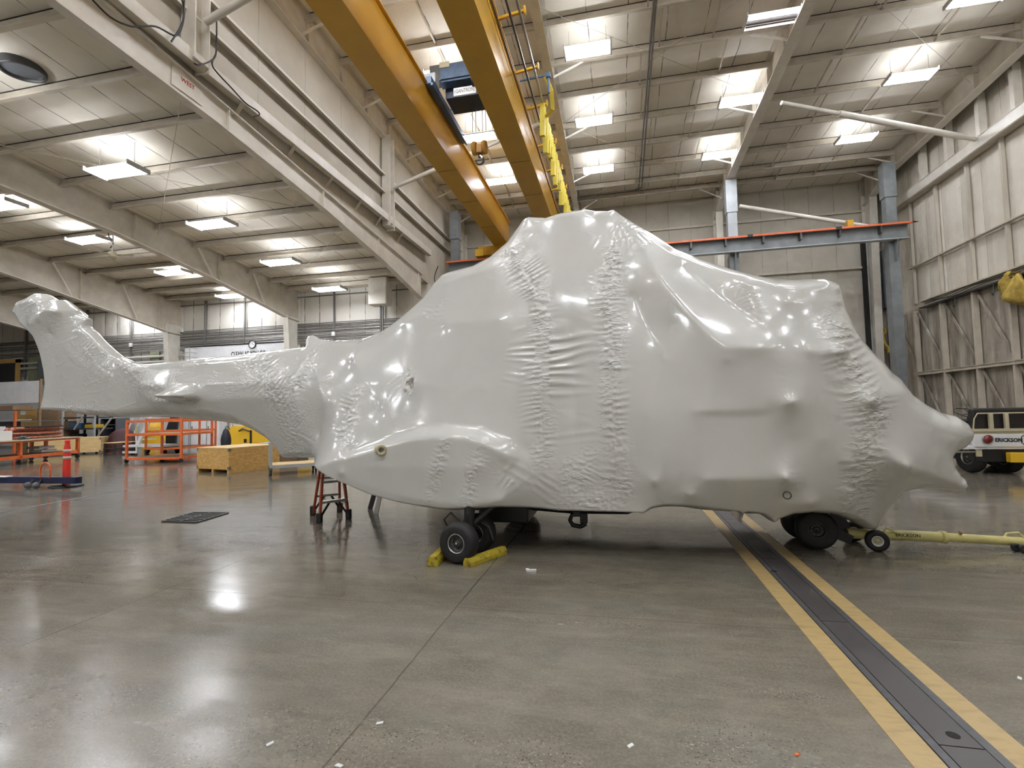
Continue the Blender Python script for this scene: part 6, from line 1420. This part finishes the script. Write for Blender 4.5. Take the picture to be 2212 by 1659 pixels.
# yellow barrel and dark board behind the stairs
q = atY(333, 935, 21.5); m = MB(); m.lathe((q.x, 21.5, 0.72), (0, 0, 1), [(0, 0), (0.32, 0), (0.34, 0.4), (0.32, 0.85), (0, 0.87)], 24); m.box(q.x-0.4, 21.2, 0, q.x+0.4, 21.8, 0.72)
tag(m.build('yellow_barrel', MT['yellow'], None, loc=(q.x, 21.5, 0)), 'yellow barrel on a stand behind the rolling stairs', 'barrel')
a = atY(365, 965, 22.5)
m = MB(); m.add([Vector((a.x-0.6, 22.5, 0)), Vector((a.x+0.35, 22.5, 0)), Vector((a.x+0.15, 22.9, 1.75)), Vector((a.x-0.35, 22.9, 1.75)), Vector((a.x-0.6, 22.6, 0)), Vector((a.x+0.35, 22.6, 0)), Vector((a.x+0.15, 23.0, 1.75)), Vector((a.x-0.35, 23.0, 1.75))],
      [(0, 1, 2, 3), (7, 6, 5, 4), (0, 4, 5, 1), (1, 5, 6, 2), (2, 6, 7, 3), (3, 7, 4, 0)])
tag(m.build('leaning_board', MT['black_paint'], None, loc=(a.x, 22.5, 0)), 'black board leaning by the white lockers', 'board')
# white lockers along the back wall
for k, (xa, xb) in enumerate(((375, 389), (390, 411), (412, 446), (447, 475))):
    a, b_ = atY(xa, 960, 23.3), atY(xb, 905, 23.3)
    t = thing('white_locker', 'white locker against the low-bay back wall, %s from the black leaning board' % NUM[k], 'locker', (a.x, 23.3, 0), 'white lockers')
    m = MB(); m.box(a.x, 23.3, 0.03, b_.x-0.03, 23.85, b_.z+0.4); m.build('body', MT['white'], t)
    m = MB(); m.box(a.x+0.03, 23.28, 0.08, b_.x-0.06, 23.3, b_.z+0.35); o = m.build('door', MT['white'], t)
    m = MB(); m.box(a.x+0.08, 23.26, 1.0, a.x+0.11, 23.28, 1.15); m.build('handle', MT['black_paint'], o)
# yellow machine and black bag
Ym = 17.0
t = thing('yellow_machine', 'large bright yellow machine housing behind the crates', 'machine', (atY(530, 950, Ym).x, Ym, 0))
a, b_ = atY(488, 968, Ym), atY(620, 914, Ym)
tp = atY(505, 920, Ym)
m = MB(); prof = [(a.x, 0.25), (a.x, atY(489, 927, Ym).z), (atY(506, 919, Ym).x, tp.z), (atY(545, 926, Ym).x, atY(545, 921, Ym).z), (b_.x, atY(600, 931, Ym).z), (b_.x, 0.25)]
m.prism(prof, 1.6, 'y', Ym); m.build('housing', MT['yellow'], t)
m = MB(); q = atY(542, 946, Ym); m.box(q.x-0.045, Ym-0.012, q.z-0.25, q.x+0.045, Ym, q.z+0.3); m.build('slot', MT['black_paint'], t)
m = MB(); q = atY(530, 952, Ym); m.box(q.x-0.06, Ym-0.012, q.z-0.07, q.x+0.06, Ym, q.z+0.07); m.build('switch_plate', MT['black_paint'], t)
m = MB(); q = atY(523, 928, Ym); m.tube([Vector((q.x-0.1, Ym-0.05, q.z-0.05)), Vector((q.x+0.1, Ym-0.08, q.z+0.04)), Vector((q.x+0.35, Ym-0.05, q.z-0.06))], 0.03, 8); m.build('hose_clamp', MT['dark_metal'], t)
m = MB(); m.box(a.x+0.1, Ym+0.1, 0, b_.x-0.1, Ym+1.5, 0.25); m.build('base', MT['black_paint'], t)
q = atY(488, 962, 15.9); zb0 = q.z; zt0 = atY(488, 925, 15.9).z
bm = bmesh.new(); bmesh.ops.create_uvsphere(bm, u_segments=20, v_segments=14, radius=1)
for v in bm.verts:
    z_ = v.co.z; wd_ = 1.0-0.25*max(0, z_)
    v.co.x = math.copysign(abs(v.co.x)**0.8, v.co.x)*0.17*wd_*1.05; v.co.y = math.copysign(abs(v.co.y)**0.8, v.co.y)*0.14*wd_; v.co.z = z_*(zt0-zb0+0.25)/2
bm.verts.index_update(); m = MB(Matrix.Translation((q.x, 15.9, (zt0+zb0-0.25)/2)))
m.add([v.co.copy() for v in bm.verts], [[v.index for v in f.verts] for f in bm.faces], True); bm.free()
t = thing('black_bag', 'black backpack propped against the yellow machine', 'bag', (q.x, 15.9, 0)); m.build('bag_body', MT['bag'], t)
m = MB(); m.tube([Vector((q.x-0.05, 15.9, zt0-0.02)), Vector((q.x, 15.9, zt0+0.06)), Vector((q.x+0.09, 15.9, zt0+0.06)), Vector((q.x+0.15, 15.9, zt0-0.06))], 0.014, 6); m.build('carry_strap', MT['bag'], t)
m = MB(); m.box(q.x-0.35, 15.7, 0, q.x+0.4, 16.3, max(0.1, (zt0+zb0-0.25)/2-(zt0-zb0+0.25)/2)); tag(m.build('low_crate', MT['ply_dark'], None, loc=(q.x, 15.9, 0)), 'low wooden crate under the black backpack', 'crate')
# brown pallet crate behind metal cart
crate((556, 1003), (601, 1002), atY(600, 957, atZ(601, 1002).y).z, 1.6, 'weathered brown crate between OSB crate and metal cart', 'ply_dark', 'grey_light', 0.12, brackets=False)
# metal cart with wood deck
a, b_ = atZ(585, 1028), atZ(700, 1020)
Mx = basis((a.x, a.y, 0), b_-a); Lm = (b_-a).length+0.5
t = thing('metal_cart', 'grey metal cart with a yellowish wooden deck left of the step ladder', 'cart', (a.x, a.y, 0))
zd = atY(590, 1006, a.y).z; zp = atY(585, 957, a.y).z
m = MB(Mx); m.box(0, 0, zd-0.03, Lm, 0.9, zd+0.01); m.build('deck', MT['ply'], t)
m = MB(Mx); m.box(-0.02, -0.03, zd-0.08, Lm, 0.0, zd); m.box(-0.02, 0.9, zd-0.08, Lm, 0.93, zd); m.box(-0.02, 0, zd-0.08, 0.02, 0.9, zd); m.build('frame', MT['grey_light'], t)
for v in (0, 0.9):
    m = MB(Mx); m.box(-0.035, v-0.035, 0.17, 0.035, v+0.035, zp); m.build('post', MT['grey_light'], t)
m = MB(Mx); m.box(-0.02, 0, zp-0.03, 0.02, 0.9, zp+0.02); m.build('push_bar', MT['grey_light'], t)
for u, v in ((0, 0), (0, 0.9), (Lm*0.62, 0.1), (Lm*0.62, 0.85)):
    m = MB(Mx); m.tube([(u-0.02, v, 0.075), (u+0.02, v, 0.075)], 0.075, 16); o = m.build('caster', MT['black'], t)
    m = MB(Mx); m.box(u-0.035, v-0.035, 0.08, u+0.035, v+0.035, zd-0.06); m.build('caster_fork', MT['dark_metal'], o)
# items under/behind the ladder
q = atZ(700, 1072); m = MB(); m.box(q.x-0.05, q.y, 0, q.x+0.02, q.y+0.02, 0.16); tag(m.build('white_card', MT['white_bright'], None, loc=tuple(q)), 'small white card standing on the floor behind the step ladder', 'card')
q = atZ(743, 1083); 
bm = bmesh.new(); bmesh.ops.create_icosphere(bm, subdivisions=3, radius=0.09); rr = random.Random(2)
for v in bm.verts: v.co *= 1+rr.uniform(-.25, .2); v.co.z = abs(v.co.z)*0.8
bm.verts.index_update(); m = MB(Matrix.Translation((q.x, q.y, 0))); m.add([v.co.copy() for v in bm.verts], [[v.index for v in f.verts] for f in bm.faces], False); bm.free()
tag(m.build('crumpled_film', MT['film'], None, loc=tuple(q)), 'crumpled ball of clear film behind the step ladder', 'crumpled film')

# ================================================================== LOW BAY BACK WALL
YW = YL-0.12
# conduit bundle
zA = atY(450, 713, YL).z; zB = atY(450, 757, YL).z
rr = random.Random(4)
nb = 15
for k in range(nb):
    z = zA-(zA-zB)*(k+0.5)/nb; mm = ('pipe_dark', 'pipe_grey', 'pipe_grey', 'pipe_pale')[rr.randrange(4)] if k not in (0, 1, 2) else 'pipe_dark'
    r_ = rr.uniform(0.022, 0.042); x0_ = -41 if k % 5 != 3 else -30
    pipe_thing('wall_conduit', [(x0_, YW-0.03, z), (-9.9, YW-0.03, z)], r_, 'horizontal conduit on the low-bay back wall, %s from the top of the bundle' % NUM[k], 'conduit', mm, 'conduits along the low-bay back wall', 6)
for z_, lab in ((zB-0.24, 'upper thick pale pipe under the conduits on the back wall'), (zB-0.55, 'lower thick pale pipe along the low-bay back wall')):
    pipe_thing('wall_pipe', [(-41, YW-0.12, z_), (-22.0 if 'lower' in lab else -9.9, YW-0.12, z_)], 0.075, lab, 'pipe', 'pipe_pale')
for k, px in enumerate((60, 190, 286, 445, 530, 723, 828)):
    x = atY(px, 700, YW).x; m = MB(); m.box(x-0.03, YW-0.10, 4.2 if px != 286 else 5.2, x+0.03, YW+0.02, zl(YL)-0.1)
    tag(m.build('wall_strut', MT['pipe_dark'], None, loc=(x, YW, 5)), 'dark vertical strut holding the conduits, %s from the left' % NUM[k], 'strut', 'dark struts on the low-bay back wall')
for z in (zl(YL)-0.32,):
    m = MB(); m.box(-41, YW-0.05, z-0.03, -9.9, YW, z+0.03); tag(m.build('wall_rail', MT['pipe_dark'], None, loc=(-25, YW, z)), 'dark rail at the top of the low-bay back wall', 'wall rail')
# raised board with lettering, clock
a, b_ = atY(400, 752, YW-0.2), atY(640, 738, YW-0.2)
zt4 = (a.z+b_.z)/2
t = thing('lettered_board', 'long white board reading CLEAN AS YOU GO above the covered tail boom', 'sign', ((a.x+b_.x)/2, YW-0.2, zt4-1.2))
m = MB(); m.box(a.x, YW-0.22, zt4-2.6, b_.x-0.45, YW-0.205, zt4); m.build('board', MT['white'], t)
m = MB(); m.box(a.x, YW-0.24, zt4, b_.x-0.45, YW-0.20, zt4+0.07); m.build('top_trim', MT['black_paint'], t)
q = atY(537, 765, YW-0.2)
Mx = Matrix(((1, 0, 0, q.x), (0, 0, 1, YW-0.225), (0, 1, 0, q.z), (0, 0, 0, 1)))
text_part('lettering', 'CLEAN AS YOU GO', 0.42, MT['black_paint'], t, Mx, 0.004, bold=0.008, xs=0.60)
q = atY(545, 744, YW-0.25)
t = thing('wall_clock', 'round black-rimmed wall clock above the white lettered board', 'clock', (q.x, YW-0.25, q.z))
m = MB(); m.lathe((q.x, YW-0.2, q.z), (0, -1, 0), [(0.19, 0.05), (0.19, 0.08), (0.215, 0.09), (0.235, 0.07), (0.235, 0.0), (0.19, 0.0)], 32, closed=True); m.build('rim', MT['black_paint'], t)
m = MB(); m.lathe((q.x, YW-0.2, q.z), (0, -1, 0), [(0, 0.055), (0.20, 0.055)], 32); m.build('dial', MT['white_bright'], t)
for an, ln_ in ((-0.25, 0.15), (1.3, 0.10)):
    m = MB(); m.beam((q.x, YW-0.26, q.z), (q.x+ln_*math.cos(an), YW-0.26, q.z+ln_*math.sin(an)), 0.008, 0.014); m.build('hand', MT['black_paint'], t)
# small wall boxes
for k, (px, py, lab) in enumerate(((282, 745, 'small white box on the conduits left of the frame column'), (720, 721, 'small white round box hanging from the conduits near the engine deck'), (392, 713, 'small white box at the top of the conduits by the column'))):
    q = atY(px, py, YW-0.15); m = MB(); m.bbox(q.x-0.09, YW-0.2, q.z-0.12, q.x+0.09, YW-0.08, q.z+0.1, 0.02); tag(m.build('junction_box', MT['white_bright'], None, loc=tuple(q)), lab, 'junction box')
# fabric-wrapped heater
a, b_ = atY(801, 663, 22.9), atY(840, 630, 22.9)
t = thing('hanging_cover', 'pale sheet-wrapped unit hanging from the roof near the engine deck', 'covered unit', ((a.x+b_.x)/2, 22.9, a.z))
m = MB(); m.bbox(a.x, 22.6, a.z+0.05, b_.x, 23.3, zl(23)-0.02, 0.05)
m.build('cover', MT['steel_bright'], t)
m = MB(); m.tube([((a.x+b_.x)/2, 23.0, a.z+0.05), ((a.x+b_.x)/2, 23.0, a.z-2.2)], 0.05, 8); m.build('duct_pipe', MT['pipe_dark'], t)
# safety cage near the column
a, b_ = atY(385, 772, 23.2), atY(410, 751, 23.2)
t = thing('ladder_cage', 'thin grey rail cage beside the low-bay frame column', 'cage', (a.x, 23.2, 4))
for z in (a.z, (a.z+b_.z)/2, b_.z): m = MB(); m.tube([(a.x, 23.2, z), (b_.x, 23.2, z), (b_.x, 23.68, z)], 0.02, 6); m.build('rail', MT['pipe_grey'], t)
for x in (a.x, b_.x): m = MB(); m.tube([(x, 23.2, 0), (x, 23.2, b_.z)], 0.02, 6); m.build('post', MT['pipe_grey'], t)
# left wall area: white partition, framed black board, panels, cabinet
Yp = 20.0
a, b_ = atY(-40, 872, Yp), atY(86, 820, Yp)
t = thing('white_screen', 'broad white partition panel at the left edge above the crates', 'partition panel', ((a.x+b_.x)/2, Yp, 0))
m = MB(); m.box(a.x-1, Yp, atY(40, 871, Yp).z, b_.x, Yp+0.06, atY(40, 824, Yp).z); m.build('panel', MT['white'], t)
m = MB(); m.box(b_.x, Yp-0.02, 0, b_.x+0.07, Yp+0.08, atY(84, 818, Yp).z); m.build('end_post', MT['ply_dark'], t)
m = MB(); m.box(a.x-1, Yp, 0, a.x-0.92, Yp+0.06, 3.6); m.build('end_post', MT['ply_dark'], t)
a, b_ = atY(0, 824, YW-0.15), atY(36, 784, YW-0.15)
t = thing('black_screen', 'black board in a wooden frame at the left photo edge', 'board', ((a.x+b_.x)/2, YW-0.15, a.z))
m = MB(); m.box(a.x-2, YW-0.2, a.z-0.5, b_.x, YW-0.12, b_.z); m.build('board', MT['black_paint'], t)
c = atY(44, 776, YW-0.15); m = MB(); m.box(b_.x, YW-0.22, a.z-0.5, c.x, YW-0.12, c.z); m.box(a.x-2, YW-0.22, b_.z, c.x, YW-0.12, c.z+0.02); m.build('frame', MT['osb'], t)
a, b_ = atY(62, 822, YW), atY(98, 768, YW)
m = MB(); m.box(a.x, YW-0.05, a.z-0.3, b_.x+0.6, YW+0.02, b_.z); tag(m.build('green_wall_panel', MT['green_panel'], None, loc=tuple(a)), 'pale green wall panel left of the tail fin', 'wall panel')
a, b_ = atY(325, 790, YW), atY(345, 757, YW)
m = MB(); m.box(a.x, YW-0.05, a.z-0.3, b_.x, YW+0.02, b_.z); tag(m.build('green_wall_panel', MT['green_panel'], None, loc=tuple(a)), 'pale green wall panel between tail fin and frame column', 'wall panel')
a, b_ = atY(82, 814, YW-0.3), atY(112, 778, YW-0.3)
t = thing('electrical_cabinet', 'dark grey electrical cabinet on the wall behind the tail fin', 'cabinet', (a.x, YW-0.3, a.z))
m = MB(); m.bbox(a.x, YW-0.35, a.z, b_.x, YW-0.05, b_.z, 0.01); m.build('body', MT['grey_box'], t)
m = MB(); q = atY(94, 788, YW-0.36); m.box(q.x-0.1, YW-0.36, q.z-0.12, q.x+0.1, YW-0.35, q.z+0.12); m.build('paper_notice', MT['white'], t)
m = MB(); a = atY(75, 818, YW-0.02); m.tube([a, atY(110, 830, YW-0.02)], 0.03, 6); tag(m.build('angled_bracket', MT['dark_metal'], None, loc=tuple(a)), 'dark angled bar under the electrical cabinet', 'bracket')
# black bins at the left edge under the cartons
for k, (py0, py1) in enumerate(((925, 911), (943, 927))):
    a, b_ = atY(-12, py0, 19.0), atY(15, py1, 19.0); m = MB(); m.bbox(a.x, 19.0, a.z, b_.x, 19.6, b_.z, 0.02)
    tag(m.build('black_bin', MT['black_paint'], None, loc=tuple(a)), '%s black bin on the shelf at the left photo edge' % ('upper', 'lower')[k], 'bin')
a, b_ = atY(-20, 908, 19.0), atY(33, 908, 19.0)
t = thing('steel_shelf', 'grey shelf with orange posts holding black bins at the left edge', 'shelf', (a.x, 19, 0))
for py in (907, 926, 944):
    z = atY(5, py, 19).z; m = MB(); m.box(a.x, 19.0, z-0.03, b_.x, 19.7, z+0.01); m.build('shelf_board', MT['grey_light'], t)
for px in (32, -10):
    x = atY(px, 908, 19).x; m = MB(); m.box(x-0.05, 18.97, 0, x+0.05, 19.05, atY(32, 888, 19).z); m.build('post', MT['orange'], t)
a, b_ = atY(-20, 887, 19.2), atY(38, 876, 19.2)
m = MB(); m.bbox(a.x, 19.0, atY(5, 887, 19.2).z, b_.x, 19.9, b_.z, 0.02); tag(m.build('cardboard_box', MT['brown'], None, loc=tuple(a)), 'flat brown carton on top of the shelf at the left edge', 'box')
